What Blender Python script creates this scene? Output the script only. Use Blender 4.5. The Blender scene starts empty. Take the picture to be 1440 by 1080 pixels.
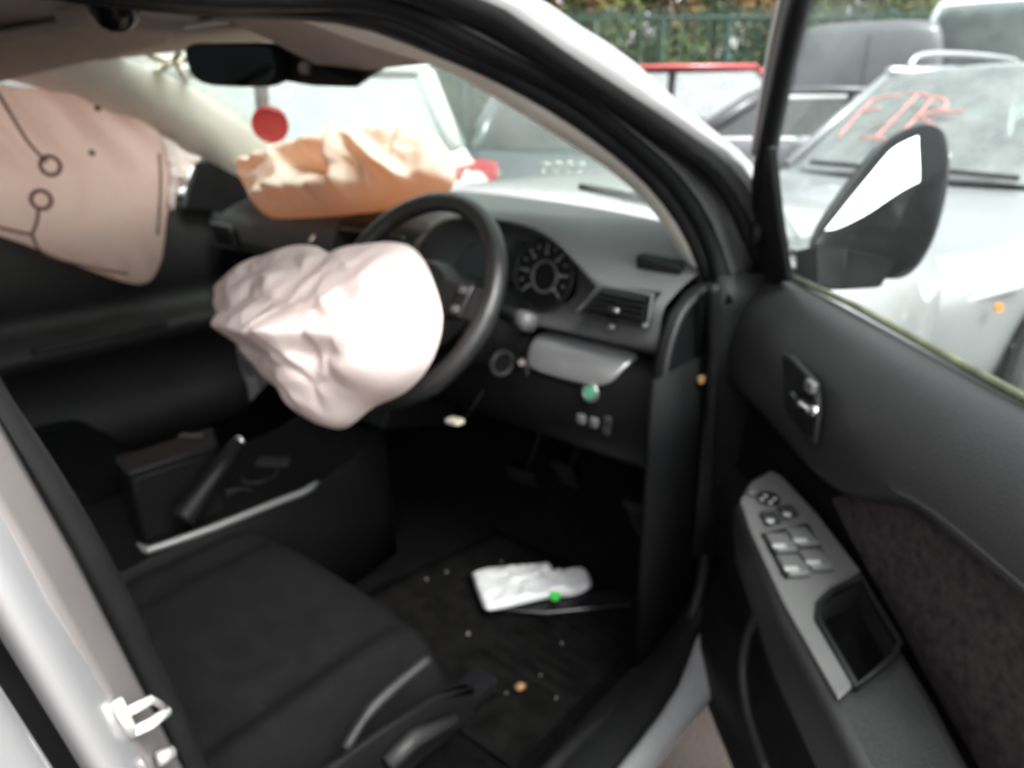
import bpy, bmesh, math, random
from mathutils import Vector as V, Matrix, noise, Quaternion
random.seed(7)
R = math.radians
SC = bpy.context.scene
COL = SC.collection
# ------------------------------------------------------------------ camera
CAM_LOC = V((1.265, -0.69, 1.31)); YAW, PITCH, ROLL = R(40.9), R(21.0), R(-0.5); FPX = 1036.0
cam = bpy.data.cameras.new('camera'); cam_o = bpy.data.objects.new('camera', cam); COL.objects.link(cam_o)
fw = V((-math.sin(YAW)*math.cos(PITCH), math.cos(YAW)*math.cos(PITCH), -math.sin(PITCH)))
rt = V((math.cos(YAW), math.sin(YAW), 0)); up = rt.cross(fw)
rt, up = rt*math.cos(ROLL)+up*math.sin(ROLL), up*math.cos(ROLL)-rt*math.sin(ROLL)
cam_o.matrix_world = Matrix(((rt.x, up.x, -fw.x, CAM_LOC.x), (rt.y, up.y, -fw.y, CAM_LOC.y), (rt.z, up.z, -fw.z, CAM_LOC.z), (0, 0, 0, 1)))
cam.sensor_width = 36.0; cam.lens = 36.0*FPX/1440.0
cam.clip_start = 0.02; cam.clip_end = 500
cam.dof.use_dof = True; cam.dof.focus_distance = 0.22; cam.dof.aperture_fstop = cam.lens/2.1   # small phone lens focused too close
SC.camera = cam_o
# ------------------------------------------------------------------ world, sun, exposure
SUN_EL, SUN_AZ = R(54), R(104)          # azimuth clockwise from +y
w = bpy.data.worlds.new('World'); SC.world = w; w.use_nodes = True
nt = w.node_tree; nt.nodes.clear()
sky = nt.nodes.new('ShaderNodeTexSky'); sky.sky_type = 'NISHITA'; sky.sun_disc = False
sky.sun_elevation = SUN_EL; sky.sun_rotation = SUN_AZ; sky.air_density = 1.0; sky.dust_density = 4.0; sky.ozone_density = 1.0
hs = nt.nodes.new('ShaderNodeHueSaturation'); hs.inputs['Saturation'].default_value = 0.12     # overcast: nearly white
bg = nt.nodes.new('ShaderNodeBackground'); bg.inputs['Strength'].default_value = 0.15
wo = nt.nodes.new('ShaderNodeOutputWorld')
nt.links.new(sky.outputs[0], hs.inputs['Color']); nt.links.new(hs.outputs[0], bg.inputs['Color']); nt.links.new(bg.outputs[0], wo.inputs['Surface'])
sl = bpy.data.lights.new('sun', 'SUN'); sl.energy = 1.0; sl.angle = R(25); sl.color = (1.0, 0.96, 0.91)
so = bpy.data.objects.new('sun', sl); COL.objects.link(so)
sd = V((math.sin(SUN_AZ)*math.cos(SUN_EL), math.cos(SUN_AZ)*math.cos(SUN_EL), math.sin(SUN_EL)))
so.rotation_euler = sd.to_track_quat('Z', 'Y').to_euler(); so.location = sd*30
SC.view_settings.view_transform = 'Standard'; SC.view_settings.look = 'None'; SC.view_settings.gamma = 1.0
SC.view_settings.exposure = 2.05
try: SC.cycles.use_denoising = True
except Exception: pass
SC.cycles.max_bounces = 10; SC.cycles.transparent_max_bounces = 16
G = -0.07                               # ground level; the car's interior is measured from z = 0
# ------------------------------------------------------------------ measuring helpers (pixel -> point on a plane)
def _ray(px, py): return fw + rt*((px-720)/FPX) - up*((py-540)/FPX)
def PL(px, py, nx, ny, nz, c):
    n = V((nx, ny, nz)); d = _ray(px, py); return CAM_LOC + d*((c-n.dot(CAM_LOC))/n.dot(d))
def PX(px, py, c): return PL(px, py, 1, 0, 0, c)
def PY(px, py, c): return PL(px, py, 0, 1, 0, c)
def PZ(px, py, c): return PL(px, py, 0, 0, 1, c)
def PD(px, py, t): return CAM_LOC + _ray(px, py)*t
# ------------------------------------------------------------------ materials
def mat(name, col, rough=0.5, metal=0.0, var=0.0, vscale=8.0, bump=0.0, bscale=60.0, spec=0.5, coat=0.0, trans=0.0, tcol=None, emit=None, sheen=0.0, crease=0.0, cscale=14.0):
    m = bpy.data.materials.new(name); m.use_nodes = True
    t = m.node_tree; b = t.nodes['Principled BSDF']; L = t.links.new
    b.inputs['Base Color'].default_value = (*col, 1); b.inputs['Roughness'].default_value = rough; b.inputs['Metallic'].default_value = metal
    b.inputs['Specular IOR Level'].default_value = spec; b.inputs['Coat Weight'].default_value = coat; b.inputs['Coat Roughness'].default_value = 0.06
    b.inputs['Sheen Weight'].default_value = sheen
    tc = t.nodes.new('ShaderNodeTexCoord')
    if var > 0:
        n = t.nodes.new('ShaderNodeTexNoise'); n.inputs['Scale'].default_value = vscale; n.inputs['Detail'].default_value = 6; n.inputs['Roughness'].default_value = 0.6
        L(tc.outputs['Object'], n.inputs['Vector'])
        cr = t.nodes.new('ShaderNodeValToRGB')
        cr.color_ramp.elements[0].position = 0.3; cr.color_ramp.elements[1].position = 0.7
        cr.color_ramp.elements[0].color = (*[c*(1-var) for c in col], 1); cr.color_ramp.elements[1].color = (*[min(1, c*(1+var)) for c in col], 1)
        L(n.outputs['Fac'], cr.inputs['Fac']); L(cr.outputs['Color'], b.inputs['Base Color'])
        mr = t.nodes.new('ShaderNodeMapRange'); mr.inputs['To Min'].default_value = max(0.02, rough-0.12*min(1, var*4)); mr.inputs['To Max'].default_value = min(1, rough+0.12*min(1, var*4))
        L(n.outputs['Fac'], mr.inputs['Value']); L(mr.outputs['Result'], b.inputs['Roughness'])
    if bump > 0:
        n2 = t.nodes.new('ShaderNodeTexNoise'); n2.inputs['Scale'].default_value = bscale; n2.inputs['Detail'].default_value = 3
        L(tc.outputs['Object'], n2.inputs['Vector'])
        bp = t.nodes.new('ShaderNodeBump'); bp.inputs['Strength'].default_value = bump; bp.inputs['Distance'].default_value = 0.004
        L(n2.outputs['Fac'], bp.inputs['Height']); L(bp.outputs['Normal'], b.inputs['Normal'])
    if crease > 0:
        n3 = t.nodes.new('ShaderNodeTexNoise'); n3.noise_type = 'RIDGED_MULTIFRACTAL'; n3.inputs['Scale'].default_value = cscale; n3.inputs['Detail'].default_value = 3; n3.inputs['Distortion'].default_value = 0.4
        L(tc.outputs['Object'], n3.inputs['Vector'])
        b3 = t.nodes.new('ShaderNodeBump'); b3.inputs['Strength'].default_value = crease; b3.inputs['Distance'].default_value = 0.012
        L(n3.outputs['Fac'], b3.inputs['Height'])
        if bump > 0: L(b3.outputs['Normal'], bp.inputs['Normal'])
        else: L(b3.outputs['Normal'], b.inputs['Normal'])
    if trans > 0:
        tr = t.nodes.new('ShaderNodeBsdfTranslucent'); tr.inputs['Color'].default_value = (*(tcol or col), 1)
        mx = t.nodes.new('ShaderNodeMixShader'); mx.inputs['Fac'].default_value = trans
        out = t.nodes['Material Output']
        L(b.outputs[0], mx.inputs[1]); L(tr.outputs[0], mx.inputs[2]); L(mx.outputs[0], out.inputs['Surface'])
    if emit:
        b.inputs['Emission Color'].default_value = (*col, 1); b.inputs['Emission Strength'].default_value = emit
    return m
def glass_mat(name, tint=(0.85, 0.93, 0.9), dust_haze=0.08, dust_haze_col=(0.75, 0.78, 0.76), refl=1.0, dscale=5.0):
    m = bpy.data.materials.new(name); m.use_nodes = True
    t = m.node_tree; L = t.links.new; t.nodes.clear()
    out = t.nodes.new('ShaderNodeOutputMaterial')
    tr = t.nodes.new('ShaderNodeBsdfTransparent'); tr.inputs['Color'].default_value = (*tint, 1)
    gl = t.nodes.new('ShaderNodeBsdfGlossy'); gl.inputs['Roughness'].default_value = 0.015
    lw = t.nodes.new('ShaderNodeLayerWeight'); lw.inputs['Blend'].default_value = 0.5
    fr = t.nodes.new('ShaderNodeMath'); fr.operation = 'POWER'; fr.inputs[1].default_value = 5.0; L(lw.outputs['Facing'], fr.inputs[0])
    mu = t.nodes.new('ShaderNodeMath'); mu.operation = 'MULTIPLY_ADD'; mu.inputs[1].default_value = 0.92*min(1, refl); mu.inputs[2].default_value = 0.045*refl; mu.use_clamp = True
    m1 = t.nodes.new('ShaderNodeMixShader'); m2 = t.nodes.new('ShaderNodeMixShader')
    df = t.nodes.new('ShaderNodeBsdfDiffuse'); df.inputs['Color'].default_value = (*dust_haze_col, 1)
    tl = t.nodes.new('ShaderNodeBsdfTranslucent'); tl.inputs['Color'].default_value = (*dust_haze_col, 1)
    md = t.nodes.new('ShaderNodeMixShader'); md.inputs['Fac'].default_value = 0.5
    n = t.nodes.new('ShaderNodeTexNoise'); n.inputs['Scale'].default_value = dscale; n.inputs['Detail'].default_value = 8; n.inputs['Roughness'].default_value = 0.65
    tc = t.nodes.new('ShaderNodeTexCoord'); L(tc.outputs['Object'], n.inputs['Vector'])
    mr = t.nodes.new('ShaderNodeMapRange'); mr.inputs['From Min'].default_value = 0.3; mr.inputs['From Max'].default_value = 0.75
    mr.inputs['To Min'].default_value = dust_haze*0.4; mr.inputs['To Max'].default_value = dust_haze*1.7
    L(n.outputs['Fac'], mr.inputs['Value'])
    L(fr.outputs[0], mu.inputs[0]); L(mu.outputs[0], m1.inputs['Fac']); L(tr.outputs[0], m1.inputs[1]); L(gl.outputs[0], m1.inputs[2])
    L(df.outputs[0], md.inputs[1]); L(tl.outputs[0], md.inputs[2])
    L(mr.outputs[0], m2.inputs['Fac']); L(m1.outputs[0], m2.inputs[1]); L(md.outputs[0], m2.inputs[2]); L(m2.outputs[0], out.inputs['Surface'])
    return m
M = {}
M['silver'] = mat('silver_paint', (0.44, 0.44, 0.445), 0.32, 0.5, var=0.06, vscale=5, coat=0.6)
M['silver_in'] = mat('silver_paint_shaded', (0.19, 0.175, 0.17), 0.45, 0.3, var=0.12, vscale=9)  # darker copy of the body silver, jamb shade put into the colour
M['deep'] = mat('deep_black_plastic', (0.005, 0.005, 0.0055), 0.6, var=0.2, spec=0.08)
M['jamb'] = mat('shaded_jamb_paint', (0.045, 0.044, 0.045), 0.45, 0.2, var=0.2, vscale=9)  # silver bodywork too, colour darkened for the shaded pillar channel
M['rubber'] = mat('black_rubber', (0.007, 0.007, 0.0075), 0.5, var=0.25, vscale=20, spec=0.18)
M['black'] = mat('black_plastic', (0.006, 0.006, 0.0065), 0.5, var=0.2, vscale=14, bump=0.15, bscale=400, spec=0.2)
M['blackgloss'] = mat('gloss_black_plastic', (0.008, 0.008, 0.009), 0.2, var=0.1, spec=0.35)
M['grey'] = mat('grey_dash_plastic', (0.078, 0.078, 0.079), 0.55, var=0.12, vscale=10, bump=0.25, bscale=500, spec=0.35)
M['dgrey'] = mat('dark_grey_plastic', (0.018, 0.0175, 0.018), 0.5, var=0.15, vscale=10, bump=0.25, bscale=450, spec=0.35)
M['switch'] = mat('grey_satin_trim', (0.088, 0.086, 0.086), 0.42, var=0.1, vscale=14, spec=0.4)
M['fabric'] = mat('black_seat_cloth', (0.0072, 0.0072, 0.0076), 0.95, var=0.2, vscale=30, bump=0.5, bscale=700, spec=0.04)
M['insert'] = mat('brown_door_cloth', (0.042, 0.037, 0.0365), 0.95, var=0.45, vscale=90, bump=0.8, bscale=500, spec=0.04)
M['carpet'] = mat('black_carpet', (0.0042, 0.0042, 0.0046), 0.97, var=0.5, vscale=60, bump=0.8, bscale=500, spec=0.02)
M['mat'] = mat('floor_mat', (0.005, 0.0047, 0.0047), 0.95, var=0.5, vscale=25, bump=0.7, bscale=400, spec=0.03)
M['headliner'] = mat('beige_headliner', (0.46, 0.39, 0.345), 0.95, var=0.08, vscale=20, bump=0.3, bscale=600, spec=0.1)
M['trim'] = mat('cream_pillar_trim', (0.86, 0.83, 0.75), 0.5, var=0.05, vscale=12)
M['chrome'] = mat('chrome', (0.8, 0.8, 0.8), 0.12, 1.0)
M['satin'] = mat('satin_silver_trim', (0.55, 0.55, 0.56), 0.3, 0.85, var=0.08)
M['brushed'] = mat('brushed_silver_panel', (0.42, 0.42, 0.43), 0.3, 0.7)
M['strip'] = mat('grey_console_strip', (0.16, 0.16, 0.16), 0.4, 0.3)
M['doorgrey'] = mat('door_lining_plastic', (0.0175, 0.017, 0.0175), 0.42, var=0.18, vscale=10, bump=0.3, bscale=450, spec=0.55)
M['white'] = mat('white_plastic', (0.8, 0.8, 0.8), 0.5, var=0.05)
M['packet'] = mat('white_packet_film', (0.50, 0.50, 0.51), 0.45, var=0.08, vscale=30)
M['strk'] = mat('zinc_striker', (0.72, 0.71, 0.68), 0.4, 0.3)
M['mark'] = mat('switch_print', (0.24, 0.24, 0.24), 0.5)
M['lid_reflect'] = mat('brown_lid_reflection', (0.05, 0.038, 0.034), 0.5)  # colour of the brownish reflection painted on the armrest lid
M['bag'] = mat('airbag_cloth', (0.92, 0.79, 0.755), 0.9, var=0.04, vscale=20, bump=0.25, bscale=260, spec=0.1, crease=0.55, cscale=7, trans=0.18, tcol=(0.9, 0.62, 0.52))
M['curtain'] = mat('curtain_airbag_cloth', (0.97, 0.81, 0.745), 0.9, var=0.05, vscale=12, bump=0.25, bscale=260, spec=0.1, crease=0.35, cscale=6, trans=0.68, tcol=(0.97, 0.79, 0.72))
M['dashbag'] = mat('passenger_airbag_cloth', (0.90, 0.79, 0.70), 0.9, var=0.05, vscale=16, bump=0.25, bscale=260, spec=0.1, crease=0.6, cscale=8, trans=0.38, tcol=(0.96, 0.56, 0.34))
M['stitch'] = mat('brown_stitching', (0.20, 0.11, 0.09), 0.9)
M['red'] = mat('red_print', (0.26, 0.018, 0.018), 0.5, var=0.1)
M['orange'] = mat('orange_lens', (0.75, 0.22, 0.03), 0.25)
M['redlens'] = mat('red_lens', (0.45, 0.015, 0.02), 0.15, coat=0.6)
M['green'] = mat('green_button', (0.09, 0.30, 0.19), 0.4)
M['greenmark'] = mat('green_mark', (0.06, 0.55, 0.08), 0.5)
M['chalk'] = mat('cream_chalk', (0.80, 0.72, 0.60), 0.9)
M['redchalk'] = mat('red_marker', (0.50, 0.22, 0.20), 0.8, var=0.2, vscale=30)
M['moss'] = mat('mossy_window_seal', (0.10, 0.098, 0.055), 0.7, var=0.5, vscale=40)
M['wglass'] = glass_mat('windscreen_glass', (0.87, 0.93, 0.90), 0.085, dust_haze_col=(0.65, 0.68, 0.66), refl=0.9, dscale=3.0)
M['dglass'] = glass_mat('door_glass', (0.86, 0.94, 0.91), 0.022, refl=0.6)
M['cglass'] = glass_mat('parked_car_glass', (0.45, 0.55, 0.52), 0.28, refl=6.0)  # heavy diffuse layer also paints the hazy sky reflection
M['cglass2'] = glass_mat('parked_car_dark_glass', (0.25, 0.32, 0.31), 0.07, refl=1.3)
M['hglass'] = glass_mat('headlamp_glass', (0.9, 0.93, 0.93), 0.25, refl=1.5)
M['mirror'] = mat('mirror_glass', (0.80, 0.83, 0.83), 0.06, 1.0)
M['tyre'] = mat('tyre_rubber', (0.022, 0.022, 0.022), 0.85, var=0.3, vscale=30)
M['rim'] = mat('alloy_rim', (0.48, 0.48, 0.49), 0.3, 0.8, var=0.15)
M['leaf'] = mat('dry_leaf', (0.22, 0.12, 0.05), 0.8, var=0.3, vscale=60)
M['crumb'] = mat('pale_crumb', (0.13, 0.12, 0.11), 0.8)
# ------------------------------------------------------------------ mesh helpers
def obj(name, verts, faces, m, parent=None, smooth=True, sub=0, bevel=0.0, solid=0.0, auto=None, loc=None, seg=2, soff=0.0):
    me = bpy.data.meshes.new(name); me.from_pydata([tuple(v) for v in verts], [], faces)
    bm = bmesh.new(); bm.from_mesh(me); bmesh.ops.recalc_face_normals(bm, faces=bm.faces); bm.to_mesh(me); bm.free()
    me.materials.append(m)
    if smooth:
        for p in me.polygons: p.use_smooth = True
    if auto is not None: me.set_sharp_from_angle(angle=R(auto))
    o = bpy.data.objects.new(name, me); COL.objects.link(o)
    if parent is not None:
        o.parent = parent
        if parent.type == 'EMPTY' and parent.get('world_space'): o.location = -parent.location
    if loc is not None: o.location = loc
    if solid: 
        s = o.modifiers.new('thick', 'SOLIDIFY'); s.thickness = solid; s.offset = soff
    if bevel:
        b = o.modifiers.new('bevel', 'BEVEL'); b.width = bevel; b.segments = seg; b.limit_method = 'ANGLE'; b.angle_limit = R(35)
    if sub:
        s = o.modifiers.new('sub', 'SUBSURF'); s.levels = sub; s.render_levels = sub
    return o
def empty(name, loc, label=None, cat=None, group=None, rz=0.0, ws=False):
    o = bpy.data.objects.new(name, None); COL.objects.link(o); o.location = loc; o.rotation_euler = (0, 0, rz); o.empty_display_size = 0.2
    if ws: o['world_space'] = 1
    tag(o, label, cat, group); return o
def tag(o, label=None, cat=None, group=None, kind=None):
    if label: o['label'] = label
    if cat: o['category'] = cat
    if group: o['group'] = group
    if kind: o['kind'] = kind
    return o
class MB:
    def __init__(s): s.v = []; s.f = []
    def add(s, v, f):
        n = len(s.v); s.v += [V(p) for p in v]; s.f += [tuple(i+n for i in q) for q in f]; return s
    def box(s, c, size, ax=None):
        c = V(c); X, Y, Z = ax or (V((1, 0, 0)), V((0, 1, 0)), V((0, 0, 1)))
        a, b, d = [q/2 for q in size]
        vs = [c+X*i*a+Y*j*b+Z*k*d for i in (-1, 1) for j in (-1, 1) for k in (-1, 1)]
        return s.add(vs, [(0, 1, 3, 2), (4, 6, 7, 5), (0, 4, 5, 1), (2, 3, 7, 6), (0, 2, 6, 4), (1, 5, 7, 3)])
    def loft(s, rows, closed=False, caps=False):
        n = len(rows[0]); vs = [p for r in rows for p in r]; fs = []
        for i in range(len(rows)-1):
            for j in range(n if closed else n-1):
                k = (j+1) % n
                fs.append((i*n+j, i*n+k, (i+1)*n+k, (i+1)*n+j))
        if caps: fs.append(tuple(range(n))[::-1]); fs.append(tuple((len(rows)-1)*n+j for j in range(n)))
        return s.add(vs, fs)
    def tube(s, path, r, n=10, caps=True, closed=False, flat=1.0, upv=None):
        P = [V(p) for p in path]; rr = r if isinstance(r, (list, tuple)) else [r]*len(P)
        rows = []; ref = V(upv) if upv else None
        for i, p in enumerate(P):
            if closed: t = P[(i+1) % len(P)]-P[i-1]
            else: t = P[min(i+1, len(P)-1)]-P[max(i-1, 0)]
            t.normalize()
            if ref is None: ref = V((0, 0, 1)) if abs(t.z) < 0.9 else V((1, 0, 0))
            a = (ref-t*ref.dot(t)).normalized(); b = t.cross(a)
            if upv is None: ref = a
            rows.append([p+(a*math.cos(k*2*math.pi/n)*flat+b*math.sin(k*2*math.pi/n))*rr[i] for k in range(n)])
        if closed: rows.append(rows[0])
        return s.loft(rows, closed=True, caps=caps and not closed)
    def prism(s, poly, d):          # polygon extruded by vector d
        n = len(poly); d = V(d); vs = [V(p) for p in poly]+[V(p)+d for p in poly]
        fs = [tuple(range(n))[::-1], tuple(range(n, 2*n))]+[(i, (i+1) % n, n+(i+1) % n, n+i) for i in range(n)]
        return s.add(vs, fs)
    def disc(s, c, nrm, r, h, n=20, r2=None):   # short cylinder / cone along nrm
        nrm = V(nrm).normalized(); a = nrm.orthogonal().normalized(); b = nrm.cross(a); c = V(c); r2 = r if r2 is None else r2
        rows = [[c+(a*math.cos(k*2*math.pi/n)+b*math.sin(k*2*math.pi/n))*q+nrm*e for k in range(n)] for q, e in ((r, 0), (r2, h))]
        return s.loft(rows, closed=True, caps=True)
    def ring(s, c, nrm, r, t, n=32, m=8):
        nrm = V(nrm).normalized(); a = nrm.orthogonal().normalized(); b = nrm.cross(a); c = V(c)
        return s.tube([c+(a*math.cos(k*2*math.pi/n)+b*math.sin(k*2*math.pi/n))*r for k in range(n)], t, m, closed=True)
    def build(s, name, m, parent=None, **k): return obj(name, s.v, s.f, m, parent, **k)
def cat_rom(pts, n=6):
    P = [V(p) for p in pts]; out = []
    for i in range(len(P)-1):
        a, b, c, d = P[max(i-1, 0)], P[i], P[i+1], P[min(i+2, len(P)-1)]
        for k in range(n):
            t = k/n; out.append(0.5*((2*b)+(c-a)*t+(2*a-5*b+4*c-d)*t*t+(3*b-a-3*c+d)*t**3))
    out.append(P[-1]); return out
def resample(pts, n):
    P = cat_rom(pts, 8); L = [0]
    for a, b in zip(P, P[1:]): L.append(L[-1]+(b-a).length)
    out = []; j = 0
    for k in range(n):
        t = L[-1]*k/(n-1)
        while j < len(L)-2 and L[j+1] < t: j += 1
        q = (t-L[j])/max(1e-9, L[j+1]-L[j]); out.append(P[j].lerp(P[j+1], q))
    return out
def ssm(a, b, x):
    t = max(0, min(1, (x-a)/(b-a))); return t*t*(3-2*t)

# ------------------------------------------------------------------ ground
def ground():
    m = bpy.data.materials.new('yard_ground'); m.use_nodes = True
    t = m.node_tree; b = t.nodes['Principled BSDF']; L = t.links.new
    tc = t.nodes.new('ShaderNodeTexCoord')
    n1 = t.nodes.new('ShaderNodeTexNoise'); n1.inputs['Scale'].default_value = 1.3; n1.inputs['Detail'].default_value = 8
    n2 = t.nodes.new('ShaderNodeTexVoronoi'); n2.inputs['Scale'].default_value = 150
    for n in (n1, n2): L(tc.outputs['Object'], n.inputs['Vector'])
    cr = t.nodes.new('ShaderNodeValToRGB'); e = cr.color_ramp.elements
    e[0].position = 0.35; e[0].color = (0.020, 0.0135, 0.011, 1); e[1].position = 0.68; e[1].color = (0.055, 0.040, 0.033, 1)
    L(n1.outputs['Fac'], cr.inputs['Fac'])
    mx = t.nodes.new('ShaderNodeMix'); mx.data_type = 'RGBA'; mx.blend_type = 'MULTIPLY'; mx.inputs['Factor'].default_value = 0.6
    L(cr.outputs['Color'], mx.inputs['A']); L(n2.outputs['Distance'], mx.inputs['B'])
    L(mx.outputs['Result'], b.inputs['Base Color']); b.inputs['Roughness'].default_value = 0.8
    bp = t.nodes.new('ShaderNodeBump'); bp.inputs['Distance'].default_value = 0.003; L(n2.outputs['Distance'], bp.inputs['Height']); L(bp.outputs['Normal'], b.inputs['Normal'])
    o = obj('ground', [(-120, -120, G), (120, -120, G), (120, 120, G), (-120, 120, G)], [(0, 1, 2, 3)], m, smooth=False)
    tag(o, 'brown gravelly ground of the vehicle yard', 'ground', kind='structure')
ground()

# ================================================================== the crashed car
CAR = empty('crashed_car', (0, 0, G), 'silver crashed car with open driver door, blown airbags and black interior', 'car', ws=True)
# ---- A-pillar / roof rail outer bands on the driver side (lofted between measured edge curves)
NP = 28
PA = dict(nx=1, ny=0, nz=0.32)
e_out = resample([(0.655, -0.62, 1.505), (0.69, -0.30, 1.475), PL(757, 0, 1, 0, 0.32, 1.166), PL(813, 37, 1, 0, 0.32, 1.168), PL(880, 80, 1, 0, 0.32, 1.172), PL(960, 150, 1, 0, 0.32, 1.178), PL(1010, 190, 1, 0, 0.32, 1.182), PL(1062, 238, 1, 0, 0.32, 1.186), (0.82, 0.60, 1.07)], NP)
e_wht = resample([(0.69, -0.64, 1.47), (0.715, -0.34, 1.44), PL(677, 0, 1, 0, 0.32, 1.166), PL(733, 30, 1, 0, 0.32, 1.166), PL(800, 77, 1, 0, 0.32, 1.168), PL(880, 130, 1, 0, 0.32, 1.170), PL(960, 184, 1, 0, 0.32, 1.174), PL(1040, 247, 1, 0, 0.32, 1.182), (0.835, 0.45, 1.09)], NP)
e_gut = resample([(0.665, -0.64, 1.44), (0.69, -0.36, 1.415), PL(600, 0, 1, 0, 0.32, 1.118), PL(713, 50, 1, 0, 0.32, 1.118), PL(800, 102, 1, 0, 0.32, 1.118), PL(880, 161, 1, 0, 0.32, 1.120), PL(960, 226, 1, 0, 0.32, 1.124), PL(1010, 290, 1, 0, 0.32, 1.130), (0.805, 0.395, 1.03)], NP)
e_fla = resample([(0.675, -0.65, 1.42), (0.695, -0.38, 1.40), PL(560, 0, 1, 0, 0.32, 1.126), PL(690, 60, 1, 0, 0.32, 1.126), PL(800, 118, 1, 0, 0.32, 1.126), PL(880, 178, 1, 0, 0.32, 1.128), PL(955, 245, 1, 0, 0.32, 1.130), PL(1005, 320, 1, 0, 0.32, 1.136), (0.80, 0.385, 1.02)], NP)
e_sea = resample([(0.65, -0.66, 1.40), (0.675, -0.40, 1.38), PL(500, 0, 1, 0, 0.32, 1.100), PL(640, 57, 1, 0, 0.32, 1.100), PL(780, 124, 1, 0, 0.32, 1.100), PL(870, 190, 1, 0, 0.32, 1.100), PL(945, 262, 1, 0, 0.32, 1.102), PL(995, 345, 1, 0, 0.32, 1.106), (0.78, 0.36, 1.01)], NP)
e_tro = resample([(0.63, -0.66, 1.405), (0.65, -0.40, 1.39), PL(470, 24, 1, 0, 0.32, 1.086), PL(600, 66, 1, 0, 0.32, 1.086), PL(680, 101, 1, 0, 0.32, 1.086), PL(780, 158, 1, 0, 0.32, 1.086), PL(877, 226, 1, 0, 0.32, 1.086), PL(945, 300, 1, 0, 0.32, 1.086), PL(1000, 395, 1, 0, 0.32, 1.086)], NP)
e_tri = resample([(0.58, -0.62, 1.425), (0.60, -0.36, 1.41), PL(520, 62, 1, 0, 0.32, 1.036), PL(623, 95, 1, 0, 0.32, 1.036), PL(680, 126, 1, 0, 0.32, 1.036), PL(769, 181, 1, 0, 0.32, 1.036), PL(869, 247, 1, 0, 0.32, 1.036), PL(931, 312, 1, 0, 0.32, 1.036), PL(978, 398, 1, 0, 0.32, 1.036)], NP)
e_gls = [V((p.x-0.0, p.y+0.20, p.z+0.02)) for p in resample([(0.54, -0.25, 1.45), (0.55, -0.13, 1.41), (0.56, 0.02, 1.367), (0.58, 0.15, 1.303), (0.605, 0.276, 1.22), (0.64, 0.36, 1.14), (0.69, 0.45, 1.05)], NP)]
MB().loft([e_out, e_wht]).build('pillar_skin', M['silver'], CAR, solid=0.004)
MB().loft([e_wht, [a.lerp(b, 0.5)-V((0.018, 0.0, 0.012)) for a, b in zip(e_wht, e_gut)], e_gut, e_fla]).build('door_frame_channel', M['jamb'], CAR, solid=0.003)
gt = MB().tube([a.lerp(b, 0.35)-V((0.01, 0, 0.004)) for a, b in zip(e_wht, e_gut)], 0.012, 8).build('gutter_seal', M['rubber'], CAR)
MB().tube([a.lerp(b, 0.62) for a, b in zip(e_fla, e_sea)], 0.013, 10).build('door_seal', M['rubber'], CAR)
MB().tube([a.lerp(b, 0.62) for a, b in zip(e_sea, e_tro)], 0.012, 10).build('inner_seal', M['rubber'], CAR)
MB().loft([e_fla, e_sea, e_tro]).build('pillar_flange', M['rubber'], CAR, solid=0.003)
MB().loft([e_tro, [a.lerp(b, 0.5)+V((0.004, -0.012, 0.004)) for a, b in zip(e_tro, e_tri)], e_tri, [a.lerp(b, 0.5)+V((-.01, 0, -.005)) for a, b in zip(e_tri, e_gls)], e_gls]).build('pillar_trim', M['trim'], CAR, solid=0.003)
# outer face joining pillar skin to the windscreen edge
MB().loft([e_out, [a.lerp(b, 0.6)+V((0.0, 0.0, 0.015)) for a, b in zip(e_out, e_gls)]]).build('pillar_skin', M['silver'], CAR, solid=0.003)
# passenger-side pillar (mirrored) with its trim
mir = lambda L: [V((-p.x, p.y, p.z)) for p in L]
p_out, p_tro, p_tri, p_gls, p_wht = mir(e_out), mir(e_tro), mir(e_tri), [p+V((0, -0.025, -0.012)) for p in mir(e_gls)], mir(e_wht)
MB().loft([p_tro, [a.lerp(b, 0.5)+V((0.012, -0.008, 0.0)) for a, b in zip(p_tro, p_gls)], p_gls]).build('pillar_trim', M['trim'], CAR, solid=0.003)
MB().loft([p_gls, [a.lerp(b, 0.5)+V((0, 0.02, 0.02)) for a, b in zip(p_gls, p_out)], p_out, p_wht]).build('pillar_skin', M['silver'], CAR, solid=0.003)
# ---- windscreen: between the two glass edges, bowed forward
rows = []
for k in range(NP):
    a, b = p_gls[k], e_gls[k]; row = []
    for j in range(17):
        t = j/16; bow = 4*t*(1-t)
        row.append(a.lerp(b, t)+V((0, 0.17*bow, 0.03*bow)))
    rows.append(row)
WS = rows
ws_o = MB().loft(rows[3:]).build('windscreen', M['wglass'], CAR, solid=0.004)
def ws_pt(px, py, off=0.006):          # where a viewing line meets the windscreen sheet (nearest sheet point)
    best = None
    d = _ray(px, py)
    for r in WS:
        for p in r:
            q = (p-CAM_LOC); t = q.dot(d)/d.dot(d); e = (CAM_LOC+d*t-p).length
            if best is None or e < best[0]: best = (e, t)
    return CAM_LOC+d*(best[1]-off)
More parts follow.
